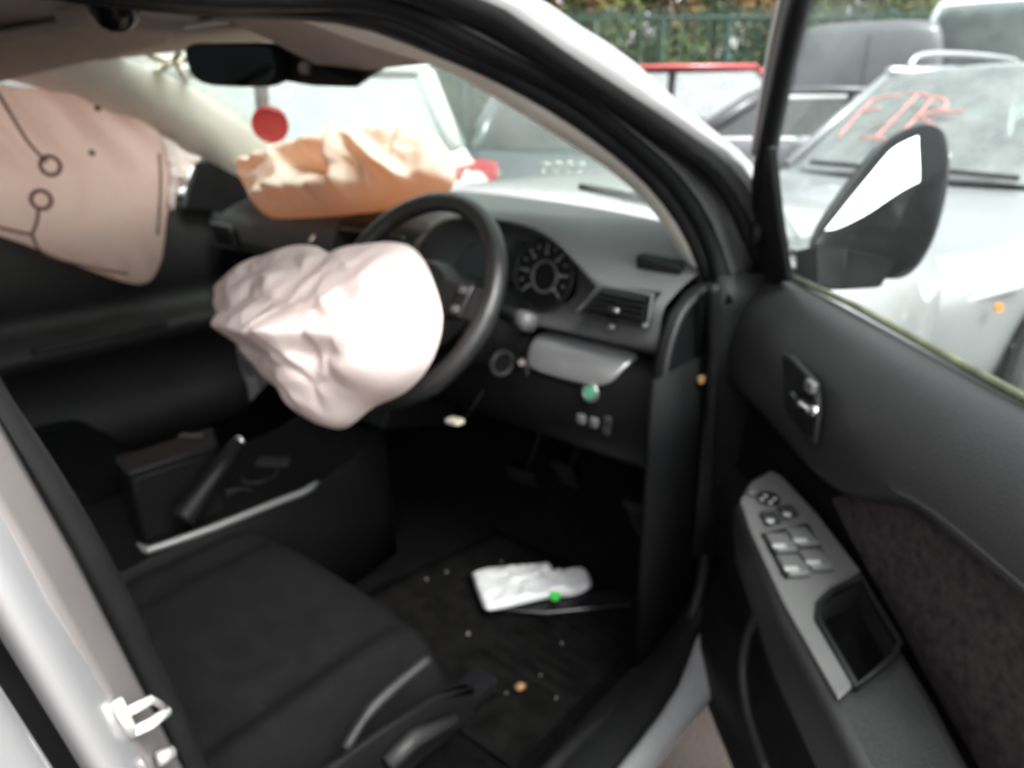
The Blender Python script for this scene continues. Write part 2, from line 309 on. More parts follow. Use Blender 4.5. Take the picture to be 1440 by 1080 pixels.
# ---- roof, headliner, visors
hl = []
for y, zc, ze in ((0.20, 1.425, 1.40), (0.05, 1.435, 1.41), (-0.2, 1.45, 1.415), (-0.6, 1.465, 1.42), (-1.2, 1.465, 1.42), (-1.9, 1.44, 1.40)):
    hl.append([V((x, y-0.16*abs(x/0.6)**2*(1 if y > 0.1 else 0.6 if y > 0 else 0), zc+(ze-zc)*abs(x/0.6)**2.2)) for x in [-0.63+1.26*j/14 for j in range(15)]])
MB().loft(hl).build('headliner', M['headliner'], CAR, solid=0.006)
rf = []
for y, zc in ((0.24, 1.455), (0.0, 1.50), (-0.5, 1.545), (-1.2, 1.54), (-2.0, 1.49)):
    rf.append([V((x, y-0.22*abs(x/0.66)**2*(1 if y > 0.2 else .6 if y > -.1 else 0), zc-0.05*abs(x/0.66)**3)) for x in [-0.675+1.35*j/14 for j in range(15)]])
MB().loft(rf).build('roof', M['silver'], CAR, solid=0.004)
vis = [PY(470, 98, 0.075), PY(505, 102, 0.07), PY(622, 90, 0.03), (0.60, -0.20, 1.405), (0.22, -0.10, 1.425), PY(400, 62, 0.10)]
MB().prism(vis, (0, 0.0, 0.016)).build('sun_visor', M['headliner'], CAR, bevel=0.006, smooth=True, auto=40)
vis2 = [PY(0, 118, -0.13), PY(130, 82, 0.03), PY(238, 62, 0.06), PY(250, 40, 0.03), (-0.12, -0.16, 1.425), (-0.55, -0.30, 1.395)]
MB().prism(vis2, (0, 0.0, 0.016)).build('sun_visor', M['headliner'], CAR, bevel=0.006, smooth=True, auto=40)
oc = MB().box((0.03, -0.09, 1.437), (0.22, 0.22, 0.03)).build('overhead_console', M['headliner'], CAR, bevel=0.012)
MB().box(PZ(288, 34, 1.42), (0.10, 0.022, 0.006)).build('map_light', M['white'], oc, bevel=0.003)
MB().loft([[PZ(162, 30, 1.40)+V((math.cos(k*math.pi/10)*.030*a, math.sin(k*math.pi/10)*.030*a, .028-.040*b)) for k in range(20)] for a, b in ((1, 0), (.98, .3), (.85, .6), (.6, .85), (.25, 1))], closed=True, caps=True).build('microphone_pod', M['blackgloss'], oc, auto=40)
# ---- interior mirror and sensor pod
c = PY(333, 88, 0.02); xa = V((0.97, 0.22, -0.03)).normalized(); na = V((-0.22, 0.96, 0.14)).normalized(); na = (na-xa*na.dot(xa)).normalized(); za = xa.cross(na)
mbm = MB(); pr = []
for k in range(24):
    a = 2*math.pi*k/24; cx = math.copysign(abs(math.cos(a))**0.45, math.cos(a))*0.112; cz = math.copysign(abs(math.sin(a))**0.5, math.sin(a))*0.034
    pr.append(xa*cx+za*(cz+0.004*math.cos(a*2)))
im = mbm.loft([[c+p*0.93-na*0.012 for p in pr], [c+p for p in pr], [c+p*0.96+na*0.016 for p in pr], [c+p*0.6+na*0.034 for p in pr]], closed=True, caps=True).build('interior_mirror', M['black'], CAR, auto=50)
MB().prism([c+p*0.88-na*0.0125 for p in pr], -na*0.002).build('mirror_glass', mat('dark_mirror', (0.06, 0.06, 0.065), 0.05, 1.0), im, smooth=False)
MB().tube([c+na*0.02, c+V((0.03, 0.07, 0.02)), (0.03, 0.16, 1.43)], [0.014, 0.012, 0.02], 10).build('mirror_arm', M['black'], im)
pod = [PY(385, 56, 0.05), PY(430, 78, 0.045), PY(508, 112, 0.04), PY(500, 126, 0.04), PY(440, 124, 0.045), PY(380, 114, 0.05)]
MB().prism(pod, (-0.01, 0.07, 0.03)).build('sensor_pod', M['black'], im, bevel=0.008, auto=40)
MB().disc(PY(433, 97, 0.040), (0.3, -1, 0.1), 0.009, 0.012, 14).build('sensor_ring', M['satin'], im, auto=40)
# ---- writing and sticker on the windscreen
def strokes(name, m, parent, lines, rad, f):
    mb = MB()
    for L in lines: mb.tube([f(*p) for p in resample2(L)], rad, 6)
    return mb.build(name, m, parent)
def resample2(L): return [tuple(p)[:2] for p in cat_rom([(a, b, 0) for a, b in L], 4)]
strokes('chalk_writing', M['chalk'], ws_o, [[(196, 64), (212, 78), (236, 84), (252, 76), (244, 66), (226, 60)], [(220, 99), (240, 90), (264, 82)], [(244, 84), (254, 100), (264, 116)]], 0.007, ws_pt)
sc = ws_pt(380, 175, 0.03); sn = V((0.72, -0.62, -0.12)).normalized()
st = MB().disc(sc, sn, 0.046, 0.003, 32).build('round_sticker', M['red'], ws_o, auto=40)
MB().ring(sc+sn*0.004, sn, 0.038, 0.0015, 28, 6).build('sticker_ring', M['redlens'], ws_o)
# ---- bonnet and scuttle seen through the glass
bn = []
for y, z, wd in ((0.72, 1.035, 0.70), (0.95, 1.065, 0.74), (1.2, 1.088, 0.75), (1.45, 1.085, 0.74), (1.62, 1.05, 0.72), (1.74, 0.97, 0.69), (1.78, 0.87, 0.66)):
    bn.append([V((x*wd, y-0.10*x*x+(-0.12*x*x if y < 0.8 else 0), z-0.07*abs(x)**2.5+0.012*math.sin(x*5+y*6))) for x in [-1+2*j/20 for j in range(21)]])
MB().loft(bn).build('bonnet', M['silver'], CAR, solid=0.004, sub=1)
MB().tube([ws_pt(815, 262, -0.03), ws_pt(880, 276, -0.03), ws_pt(965, 296, -0.03)], [0.008, 0.012, 0.014], 8).build('wiper', M['rubber'], CAR)
# ---- dashboard: profiles (y, z) lofted across the car
def prof(x):
    e = abs(x)/0.74
    hood = math.exp(-((x-0.395)/0.195)**4)           # raised brow over the instruments
    mid = math.exp(-(x/0.20)**4)
    b = 1-e*e
    fy = (0.250 if x > 0.1 else 0.335)+(0.085*ssm(0.1, -0.15, x)*0 if x > 0.1 else 0)
    fy = 0.335+(0.25-0.335)*ssm(0.08, 0.24, x)
    top = [(0.60+0.21*b, 1.045+0.02*b), (0.53+0.15*b, 1.085+0.02*b), (0.50, 1.115-0.035*e**4), (fy+0.17, 1.10-0.03*e**4+0.012*hood)]
    lip = [(fy+0.07, 1.066-0.018*e**4+0.066*hood), (fy+0.035, 1.052-0.018*e**4+0.080*hood)]
    face = [(fy+0.02, 1.040-0.012*e**4+0.084*hood), (fy+0.006, 1.020+0.098*hood), (fy+0.002+0.11*hood, 0.995+0.085*hood), (fy+0.09*hood, 0.975+0.0*hood), (fy, 0.955), (fy+0.015, 0.945), (fy+0.06, 0.942), (fy+0.06, 0.915)]
    return [V((x, y, z)) for y, z in top+lip+face]
xs = [-0.742, -0.72, -0.66, -0.55, -0.4, -0.25, -0.1, 0.02, 0.1, 0.16, 0.20, 0.24, 0.28, 0.34, 0.40, 0.46, 0.51, 0.55, 0.59, 0.63, 0.68, 0.72, 0.738, 0.742]
DASH = MB().loft([prof(x) for x in xs]).build('dashboard', M['grey'], CAR, sub=2)
# end cap, driver side
ec = [(0.60, 1.04), (0.50, 1.075), (0.40, 1.05), (0.31, 1.04), (0.262, 1.015), (0.238, 0.975), (0.225, 0.92), (0.232, 0.86), (0.26, 0.78), (0.30, 0.70), (0.40, 0.60), (0.60, 0.60)]
MB().prism([(0.744, y, z) for y, z in ec], (0.018, 0, 0)).build('dashboard_end_cap', M['deep'], CAR, bevel=0.008, auto=40, seg=3)
MB().tube(cat_rom([(0.764, 0.36, 1.042), (0.764, 0.28, 1.018), (0.764, 0.245, 0.97), (0.764, 0.235, 0.91), (0.764, 0.26, 0.83)], 5), 0.006, 8).build('end_cap_highlight', M['dgrey'], DASH)  # lighter tube paints the highlight line along the cap edge
MB().prism([(-0.744, y+0.08, z) for y, z in ec], (-0.018, 0, 0)).build('dashboard_end_cap', M['black'], CAR, bevel=0.008, auto=40, seg=3)
# dark recess band and knee panel, driver side
def knee(x):
    k = ssm(0.30, 0.42, x)
    return [V((x, y, z)) for y, z in [(0.335, 0.93), (0.300, 0.928), (0.262, 0.920), (0.250, 0.902), (0.243, 0.868), (0.240, 0.84), (0.245, 0.79), (0.268, 0.745), (0.31, 0.715), (0.40, 0.70)]]
MB().loft([knee(x) for x in (0.06, 0.2, 0.35, 0.5, 0.62, 0.70, 0.735, 0.742)]).build('knee_panel', M['black'], CAR, sub=1)
tr = [[V((x, y, z)) for y, z in ((0.298, 0.9325), (0.258, 0.9245), (0.246, 0.906), (0.2385, 0.872))] for x in (0.485, 0.55, 0.62, 0.672)]
tr[-1] = [V((0.700, 0.296, 0.9325)), V((0.694, 0.257, 0.924)), V((0.682, 0.2455, 0.906)), V((0.668, 0.239, 0.884))]
MB().loft(tr).build('silver_trim_panel', M['brushed'], DASH, solid=0.004, sub=1)
MB().disc(PY(830, 552, 0.236), (0, -1, 0.05), 0.0115, 0.004, 20, 0.0105).build('eco_button', M['green'], DASH, auto=40)
MB().ring(PY(830, 552, 0.235), (0, -1, 0.05), 0.0145, 0.002, 20, 6).build('button_ring', M['satin'], DASH)
for a, b, mm in ((818, 589, 'switch'), (836, 594, 'switch'), (855, 592, 'dgrey'), (853, 605, 'dgrey')):
    MB().box(PY(a, b, 0.242), (0.016, 0.012, 0.018)).build('dash_switch', M[mm], DASH, bevel=0.003)
# air vent, driver side
va, vb, vc, vd = PY(812, 438, 0.243), PY(846, 402, 0.258), PY(917, 416, 0.258), PY(912, 459, 0.243)
vent = MB().prism([va+V((.004, .0, .003)), vb, vc, vd], (0, 0.05, 0)).build('air_vent', M['blackgloss'], CAR, bevel=0.003, smooth=False)
MB().tube([va, vb, vc, vd], 0.0045, 8, closed=True).build('vent_frame', M['grey'], vent)
for k in range(5):
    t = (k+0.6)/5.2
    l, r = va.lerp(vb, t), vd.lerp(vc, t); cc = (l+r)/2+V((0, -0.003, 0)); ll = (r-l).length-0.012
    MB().box(cc, (ll, 0.018, 0.0035), ((r-l).normalized(), V((0, 0.94, 0.34)), V((0, -0.34, 0.94)))).build('slat', M['black'], vent, smooth=False)
MB().box(PY(864, 437, 0.232), (0.016, 0.022, 0.010)).build('vent_tab', M['black'], vent, bevel=0.003)
MB().box(PY(867, 437, 0.218), (0.007, 0.006, 0.006)).build('vent_tab_mark', M['satin'], vent, bevel=0.002)
MB().box(PY(860, 459, 0.245), (0.012, 0.01, 0.007)).build('vent_wheel', M['satin'], vent, bevel=0.003)
dv = [PZ(893, 370, 1.068), PZ(903, 364, 1.070), PZ(962, 376, 1.062), PZ(956, 386, 1.056)]
defr = MB().prism([p+V((0, 0, .012)) for p in dv], (0, 0.006, -0.03)).build('defroster_vent', M['rubber'], CAR, bevel=0.003, smooth=False)
for k in range(6):
    p = dv[0].lerp(dv[3], (k+0.5)/6)*0.5+dv[1].lerp(dv[2], (k+.5)/6)*0.5
    MB().box(p+V((0, 0, 0.010)), (0.004, 0.022, 0.008)).build('fin', M['black'], defr, smooth=False)
# instrument cluster
IC = V((0.415, 0.352, 1.035)); iu = V((0, 0.25, 0.968)); inn = V((0, -0.968, 0.25))
ipoly = [V((x, 0.322+(z-1.03)*0.26, z)) for x, z in ((0.22, 0.965), (0.60, 0.965), (0.615, 1.0), (0.60, 1.05), (0.55, 1.085), (0.47, 1.105), (0.36, 1.105), (0.27, 1.085), (0.22, 1.04))]
clu = MB().prism(ipoly, (0, 0.02, 0)).build('instrument_cluster', M['blackgloss'], CAR, smooth=False)
dial_p = PY(768, 386, 0.306)
for cc, r in ((dial_p, 0.062),):
    MB().disc(cc+inn*0.0, inn, r, 0.006, 40).build('dial', M['black'], clu, auto=40)
    MB().ring(cc+inn*0.008, inn, r, 0.0022, 40, 6).build('dial_ring', M['dgrey'], clu)
    MB().ring(cc+inn*0.010+V((0.004, 0, -0.004)), inn, r*0.43, 0.0026, 32, 6).build('dial_ring', M['switch'], clu)
    mk = MB()
    for k in range(13):
        a = R(-40+260*k/12); dr = V((math.cos(a), 0, 0))+iu*math.sin(a)
        q = cc+dr*r*0.78+inn*0.008; mk.box(q, (0.0025, 0.011 if k % 2 == 0 else 0.006, 0.001), (dr.cross(inn), dr, inn))
        if k % 2 == 0: mk.box(cc+dr*r*0.60+inn*0.008, (0.006, 0.005, 0.001), (V((1, 0, 0)), iu, inn))
    mk.build('dial_marks', mat('dial_print', (0.20, 0.20, 0.22), 0.6), clu, smooth=False)
MB().box(dial_p+V((-0.035, -0.004, -0.043)), (0.026, 0.003, 0.008)).build('warning_lamp', M['redlens'], clu)
# ---- steering column, wheel
SW = V((0.373, 0.0835, 1.014)); wu = V((0, 0.58, 0.815)).normalized(); wn = V((0, -0.815, 0.58)).normalized(); wx = V((1, 0, 0))
sh = []
for t, hw, zu, zd in ((0.05, 0.055, 0.045, -0.06), (0.09, 0.08, 0.055, -0.10), (0.16, 0.088, 0.055, -0.125), (0.24, 0.085, 0.05, -0.13), (0.32, 0.07, 0.04, -0.11)):
    c = SW+V((0, t*0.93, -t*0.28)); rr = []
    for k in range(20):
        a = 2*math.pi*k/20; ca, sa = math.cos(a), math.sin(a)
        rr.append(c+V((math.copysign(abs(ca)**0.6, ca)*hw, 0, (zu if sa > 0 else -zd)*math.copysign(abs(sa)**0.6, sa))))
    sh.append(rr)
SHR = MB().loft(sh, closed=True, caps=True).build('column_shroud', M['black'], CAR, sub=1)
ig = PX(706, 511, 0.486)
MB().ring(ig, (1, -0.35, 0), 0.020, 0.004, 24, 8).build('ignition_ring', M['dgrey'], SHR)
MB().disc(ig-V((0.006, 0, 0)), (1, -0.35, 0), 0.017, 0.006, 20).build('ignition_lock', M['blackgloss'], SHR, auto=40)
MB().box(PX(733, 517, 0.515), (0.030, 0.006, 0.024)).build('key', M['black'], SHR, bevel=0.003)
MB().disc(PX(734, 508, 0.53), (0.6, -0.8, 0), 0.006, 0.006, 12).build('key_ring', M['chrome'], SHR, auto=40)
st1, st2 = PY(690, 432, 0.19), PY(740, 452, 0.17)
STK = MB().tube([st1-V((.05, 0, .0)), st1, st1.lerp(st2, .5), st2], [0.008, 0.010, 0.013, 0.015], 12).build('stalk', M['black'], SHR)
MB().tube([st2-(st2-st1)*0.18, st2+(st2-st1)*0.12], [0.0165, 0.0150], 12).build('stalk_knob', M['switch'], SHR)
WH = MB().tube([SW+(wx*math.cos(a)+wu*math.sin(a))*0.173 for a in [2*math.pi*k/64 for k in range(64)]], 0.0165, 14, closed=True).build('steering_wheel', M['blackgloss' if 0 else 'black'], CAR)
WH.data.materials[0] = mat('wheel_leather', (0.016, 0.0155, 0.016), 0.36, var=0.15, vscale=20, bump=0.2, bscale=350)
hub = []
for rr, d in ((0.085, -0.02), (0.09, 0.0), (0.075, 0.025), (0.03, 0.032)):
    hub.append([SW-wn*(0.03-d)+(wx*math.cos(a)*1.05+wu*(math.sin(a)*0.9))*rr for a in [2*math.pi*k/28 for k in range(28)]])
MB().loft(hub, closed=True, caps=True).build('wheel_hub', M['dgrey'], WH, auto=50)
for a0, a1, w0, nm in ((R(12), R(4), 0.036, 'x'), (R(168), R(176), 0.036, 'x'), (R(250), R(252), 0.022, 'x'), (R(290), R(288), 0.022, 'x')):
    d0 = wx*math.cos(a0)+wu*math.sin(a0); d1 = wx*math.cos(a1)+wu*math.sin(a1); t = wn.cross(d1)
    P0, P1 = SW+d0*0.055-wn*0.012, SW+d1*0.170
    MB().loft([[P0+t*w0+wn*.008, P0+t*w0-wn*.008, P0-t*w0-wn*.008, P0-t*w0+wn*.008], [P0.lerp(P1, .6)+t*w0*.72+wn*.008, P0.lerp(P1, .6)+t*w0*.72-wn*.008, P0.lerp(P1, .6)-t*w0*.72-wn*.008, P0.lerp(P1, .6)-t*w0*.72+wn*.008], [P1+t*w0*.8+wn*.006, P1+t*w0*.8-wn*.006, P1-t*w0*.8-wn*.006, P1-t*w0*.8+wn*.006]], closed=True, caps=True).build('spoke', M['dgrey'], WH, bevel=0.004)
for s in (-1, 1):
    bp = SW+wx*s*0.118+wu*0.012+wn*0.006
    MB().box(bp, (0.03, 0.058, 0.008), (wx, wu, wn)).build('wheel_switch_pad', M['blackgloss'], WH, bevel=0.004)
    for q in (0.016, -0.016): MB().box(bp+wu*q+wn*0.004, (0.016, 0.012, 0.005), (wx, wu, wn)).build('wheel_button', M['switch'], WH, bevel=0.002)
# ---- airbags: crumpled cushions grown from a measured outline
def pillow(name, outline, nrm, front, back, m, parent, seed=0, fold=0.02, fs=9.0, rings=26, n=120, extra=None, power=0.55, edge=2.2, shape=None, facet=0.0, fsc=9.0):
    O = resample(list(outline)+[outline[0]], n+1)[:-1]; nrm = V(nrm).normalized()
    c = sum(O, V())/n; off = V((seed*3.7, seed*1.3, seed*2.1)); rows = []
    def surf(t, p, side):
        h = max(0.0, 1-t**edge)**power
        f1 = noise.noise(p*fs+off); f2 = noise.noise(p*fs*2.3+off*1.7)
        rid = (1-abs(f1)*2.6)**3*0.8+0.2*f1
        d = fold*(rid*0.8+f2*0.5)*(1-t**6)
        if facet and side > 0:                      # sharp crumple creases between flat panels of cloth
            dv_ = noise.voronoi((p+V((f2, f1, f2))*0.012)*fsc+off)[0]; d += facet*min(0.55, dv_[1]-dv_[0])*(1-t**8)
        e = extra(p) if extra else 0.0
        f_ = shape(p) if shape else front
        return p+nrm*((f_*h+d+e*h) if side > 0 else -back*h)
    grid = []
    for i in range(rings, 0, -1):
        t = i/rings; grid.append([surf(t, c.lerp(q, t), 1) for q in O])
    mb = MB(); mb.loft(grid, closed=True)
    k = len(mb.v); mb.v.append(surf(0.0, c, 1)); base = (rings-1)*n
    mb.f += [(base+j, base+(j+1) % n, k) for j in range(n)]
    g2 = [[surf(i/8, c.lerp(q, i/8), -1) for q in O] for i in range(8, 0, -1)]
    g2[0] = grid[0]
    mb.loft(g2, closed=True); last = len(mb.v)-n; k2 = len(mb.v); mb.v.append(c-nrm*back)
    mb.f += [(last+j, last+(j+1) % n, k2) for j in range(n)]
    o = mb.build(name, m, parent)
    bm = bmesh.new(); bm.from_mesh(o.data); bmesh.ops.remove_doubles(bm, verts=bm.verts, dist=1e-5); bmesh.ops.recalc_face_normals(bm, faces=bm.faces); bm.to_mesh(o.data); bm.free()
    return o
def PB(px, py): return PL(px, py, 0, -0.9, 0.43, 0.4465)        # plane of the burst bag, just behind the wheel
bo = [PB(*p) for p in ((311, 405), (345, 374), (400, 352), (440, 346), (470, 358), (505, 350), (560, 342), (590, 358), (613, 405), (622, 455), (606, 510), (572, 550), (525, 573), (482, 603), (440, 590), (420, 562), (380, 530), (345, 475), (320, 432))]
lump = PB(475, 520); rid0, rid1 = PB(335, 474), PB(600, 500); btop = PB(470, 345)
def bag_shape(p):                      # upper face slopes out to a fold, tucked under below it
    x = (p.x-rid0.x)/(rid1.x-rid0.x); zr = rid0.z+(rid1.z-rid0.z)*x+0.006*math.sin(x*9)
    w_ = p.z-zr; lf = 0.55+0.45*ssm(-0.10, 0.55, x)
    if w_ >= 0: f_ = 0.135-0.62*w_
    else: f_ = 0.135-0.060*ssm(0, 0.026, -w_)*ssm(1.0, 0.55, x)-0.18*(-w_)
    f_ *= lf
    q = p-lump; f_ += 0.045*math.exp(-(q.x/0.055)**2-(q.z/0.030)**2)
    f_ -= 0.035*math.exp(-((p.x-rid0.x-0.23)/0.012)**2)*ssm(zr+0.02, zr+0.08, p.z)
    return max(0.012, f_)
pillow('driver_airbag', bo, (0.10, -0.90, 0.43), 0.085, 0.05, M['bag'], CAR, 1, 0.009, 13, edge=6, power=0.5, shape=bag_shape, rings=60, n=240, facet=0.034, fsc=12.0)
# passenger bag lying crumpled on the dash
do = [PY(*p) for p in ((345, 238, .40), (352, 262, .40), (370, 288, .39), (388, 310, .37), (440, 306, .37), (500, 298, .38), (560, 282, .39), (620, 270, .40), (640, 255, .40), (634, 220, .41), (606, 187, .43), (560, 189, .43), (500, 196, .42), (440, 204, .41), (404, 212, .40), (388, 224, .40))]
d1, d2, d3, d4 = PY(455, 240, .40), PY(508, 235, .40), PY(560, 245, .4), PY(440, 285, .39)
def dbx(p):
    k = (p.x-d1.x)
    e = -0.085*ssm(-0.14, -0.04, k)*(1-ssm(d2.x-d1.x-0.03, d2.x-d1.x-0.015, k))*math.exp(-((p.z-d1.z)/0.030)**2)
    q = p-d2; e += 0.045*math.exp(-(q.dot(V((1, 0, .25)).normalized())/0.020)**2)*math.exp(-(q.length/0.12)**2)
    q = p-d3; e += 0.040*math.exp(-(q.dot(V((.45, 0, 1)).normalized())/0.014)**2)*math.exp(-(q.length/0.14)**2)
    q = p-d4; e += 0.035*math.exp(-(q.dot(V((-.12, 0, 1)).normalized())/0.016)**2)*math.exp(-(q.length/0.20)**2)
    return e
pillow('passenger_airbag', do, (0.15, -0.88, 0.45), 0.07, 0.06, M['dashbag'], CAR, 5, 0.024, 9, extra=dbx, power=0.35, edge=7, rings=50, n=220, facet=0.034, fsc=11.0)
# curtain bag hanging over the passenger window
co = [PX(*p) for p in ((-160, 60, -.655), (0, 118, -.66), (100, 128, -.665), (180, 160, -.67), (222, 185, -.675), (230, 205, -.68), (252, 262, -.69), (236, 300, -.69), (226, 370, -.69), (198, 400, -.685), (120, 378, -.68), (0, 332, -.675), (-160, 300, -.67))]
cub = pillow('curtain_airbag', co, (1, 0, 0.1), 0.022, 0.022, M['curtain'], CAR, 9, 0.012, 7, power=0.4, rings=50, n=220, facet=0.014, fsc=8.0, extra=lambda p: 0.020*math.sin((p.y+p.z*0.7)*55)*ssm(1.12, 1.32, p.z)+0.010*math.sin(p.y*90)*ssm(.98, .90, p.z))
fo = [PX(*p) for p in ((222, 188, -.67), (240, 196, -.67), (262, 214, -.67), (285, 222, -.675), (268, 236, -.67), (262, 262, -.67), (248, 268, -.68), (244, 300, -.68), (234, 290, -.68), (236, 240, -.67))]
pillow('curtain_flap', fo, (1, -0.2, 0.1), 0.012, 0.006, M['bag'], cub, 4, 0.012, 30, rings=8, n=40, power=.4)
def PC(px, py): return PX(px, py, -0.628)
cut = MB()
for L in ([(-10, 120), (15, 160), (40, 200), (66, 228)], [(45, 330), (52, 312), (54, 295)], [(45, 330), (20, 325), (-10, 318)], [(45, 330), (60, 355), (110, 372), (180, 385)], [(224, 215), (226, 260), (222, 330)]):
    MB().tube(cat_rom([PC(*p) for p in L], 5), 0.0035, 6).build('stitch_line', M['stitch'], cub)
for p in ((71, 233), (58, 281)): MB().ring(PC(*p), (1, 0, 0), 0.020, 0.0045, 24, 6).build('stitch_ring', M['stitch'], cub)
for p in ((137, 152), (129, 215)): MB().disc(PC(*p), (1, 0, 0), 0.007, 0.004, 12).build('tether_spot', M['stitch'], cub)
# ---- centre stack and console
CS = MB().loft([[V((x, y, z)) for x, y, z in ((-0.16, 0.345, 1.06), (0.16, 0.345, 1.06), (0.16, 0.42, 1.07), (-0.16, 0.42, 1.07))],
                [V((x, y, z)) for x, y, z in ((-0.155, 0.315, 1.0), (0.155, 0.315, 1.0), (0.155, 0.42, 1.0), (-0.155, 0.42, 1.0))],
                [V((x, y, z)) for x, y, z in ((-0.14, 0.29, 0.85), (0.14, 0.29, 0.85), (0.14, 0.42, 0.85), (-0.14, 0.42, 0.85))],
                [V((x, y, z)) for x, y, z in ((-0.125, 0.20, 0.66), (0.125, 0.20, 0.66), (0.125, 0.42, 0.60), (-0.125, 0.42, 0.60))]], closed=True, caps=True).build('centre_stack', M['black'], CAR, bevel=0.01, auto=40)
MB().box((0.0, 0.318, 1.03), (0.22, 0.01, 0.05), (V((1, 0, 0)), V((0, 0.93, 0.36)), V((0, -0.36, 0.93)))).build('display_screen', M['blackgloss'], CS, bevel=0.004)
MB().tube([PY(434, 345, .31), PY(443, 330, .325)], 0.006, 8).build('stack_trim', M['chrome'], CS)
for k in range(3): MB().disc((-0.07+0.07*k, 0.298, 0.80), (0, -1, 0.3), 0.022, 0.02, 20, 0.018).build('climate_knob', M['dgrey'], CS, auto=40)
gk = MB().tube([(0.03, 0.25, 0.72), (0.035, 0.20, 0.76), (0.04, 0.16, 0.79)], [0.010, 0.009, 0.010], 10).build('gear_lever', M['black'], CAR)
MB().tube([(0.038, 0.175, 0.778), (0.042, 0.145, 0.80), (0.044, 0.125, 0.812)], [0.018, 0.024, 0.016], 12).build('gear_knob', M['blackgloss'], gk)
con = MB()
cs = []
for y, z, hw in ((-0.62, 0.60, 0.13), (-0.33, 0.60, 0.135), (-0.30, 0.605, 0.138), (-0.1, 0.607, 0.145), (0.03, 0.612, 0.148), (0.12, 0.625, 0.140), (0.21, 0.66, 0.125)):
    cs.append([V((-hw, y, 0.36)), V((-hw, y, z-0.02)), V((-hw+0.012, y, z)), V((-hw+0.03, y, z-0.004)), V((0, y, z-0.02)), V((hw-0.03, y, z-0.004)), V((hw-0.012, y, z)), V((hw, y, z-0.02)), V((hw+0.01, y, 0.36))])
CON = con.loft(cs).build('centre_console', M['deep'], CAR, solid=0.004, auto=40)
strip = cat_rom([PZ(195, 766, .612), PZ(206, 773, .612), PZ(220, 770, .612), PZ(300, 742, .613), PZ(390, 706, .615), PZ(430, 690, .62), PZ(447, 677, .628)], 6)
MB().tube(strip, [0.004]*4+[0.0072]*(len(strip)-8)+[0.006, 0.005, 0.004, 0.003], 8).build('silver_strip', M['strip'], CON)
abx = [PZ(160, 642, .735), PZ(298, 599, .735), PZ(304, 622, .735), PZ(180, 662, .735)]
bx = MB().loft([[V((p.x, p.y, z)) for p in abx] for z in (0.57, 0.722)], closed=True, caps=True).build('armrest_box', M['black'], CAR, bevel=0.008, auto=40)
abc = sum(abx, V())/4
MB().loft([[abc.lerp(p, 1.04)+V((0, 0, dz)) for p in abx] for dz in (-0.021, 0.0)], closed=True, caps=True).build('armrest_lid', M['black'], bx, bevel=0.008, seg=3, auto=50)
MB().box(PZ(268, 613, .7365), (0.020, 0.045, 0.003), (V((0.55, -0.83, 0)), V((.83, .55, 0)), V((0, 0, 1)))).build('lid_reflection', M['lid_reflect'], bx, bevel=0.001)  # thin plate standing in for a brownish reflection on the lid
hb0, hb1 = PX(258, 728, .105), PX(337, 622, .10)
HB = MB().tube([hb0-(hb1-hb0)*.02, hb0+(hb1-hb0)*.03, hb0.lerp(hb1, .5), hb1], [0.022, 0.022, 0.018, 0.015], 12).build('handbrake_lever', M['black'], CAR)
MB().tube([hb1, hb1+(hb1-hb0)*0.055], [0.013, 0.010], 12).build('handbrake_button', M['chrome'], HB)
for p, r in (((330, 700), .034), ((365, 668), .036)):
    q = PZ(*p, .592)
    MB().ring(q, (0, 0, 1), r, 0.004, 24, 8).build('cup_holder_rim', M['dgrey'], CON)
    MB().disc(q-V((0, 0, .004)), (0, 0, 1), r-.003, 0.003, 24).build('cup_holder_well', mat('well_black', (0.006, 0.006, 0.006), 0.8), CON, smooth=False)
MB().box(PZ(385, 650, .60), (0.07, 0.04, 0.012), (V((0.75, 0.65, 0)), V((-.65, .75, 0)), V((0, 0, 1)))).build('console_switch', M['dgrey'], CON, bevel=0.004)
# ---- seats
def cushion(name, x0, x1, y0, y1, z, parent):
    rows = []; NX, NY = 22, 20
    for i in range(NY+1):
        v = i/NY; y = y0+(y1-y0)*v; row = []
        for j in range(NX+1):
            u = j/NX; x = x0+(x1-x0)*u; s = abs(2*u-1)
            edge = (1-s**7)**0.5; fr = (1-max(0, (v-0.80)/0.20)**2.4*0.75)
            bol = 0.030*math.exp(-((s-0.84)/0.11)**2)*(0.35+0.65*(1-ssm(.65, 1, v)))
            groove = -0.020*math.exp(-((s-0.62)/0.03)**2)*ssm(1, .8, v)
            wr = 0.004*noise.noise(V((x*9, y*9, 3)))
            row.append(V((x, y-(0.05*s**3 if v > 0.9 else 0)*(v-.9)*10, z-0.13+(0.13+bol+groove+wr)*max(0.0, edge)*fr+0.02*v)))
        rows.append(row)
    row0 = [V((p.x, y1+0.004, z-0.15)) for p in rows[-1]]
    rows.append(row0)
    return MB().loft(rows).build(name, M['fabric'], parent, sub=1)
DS = cushion('driver_seat', 0.105, 0.635, -0.56, -0.062, 0.585, CAR)
MB().tube(cat_rom([PZ(250, 905, .585), PZ(330, 975, .585), PZ(400, 1010, .578)], 6), 0.003, 6).build('seat_seam', M['rubber'], DS)
sb = []
for z, y, wd in ((0.60, -0.56, 0.25), (0.72, -0.585, 0.255), (0.95, -0.64, 0.25), (1.12, -0.685, 0.22), (1.20, -0.71, 0.16)):
    sb.append([V((0.37+math.copysign(abs(math.cos(a))**.6, math.cos(a))*wd, y+math.sin(a)*0.065, z)) for a in [2*math.pi*k/24 for k in range(24)]])
MB().loft(sb, closed=True, caps=True).build('backrest', M['fabric'], DS, sub=1)
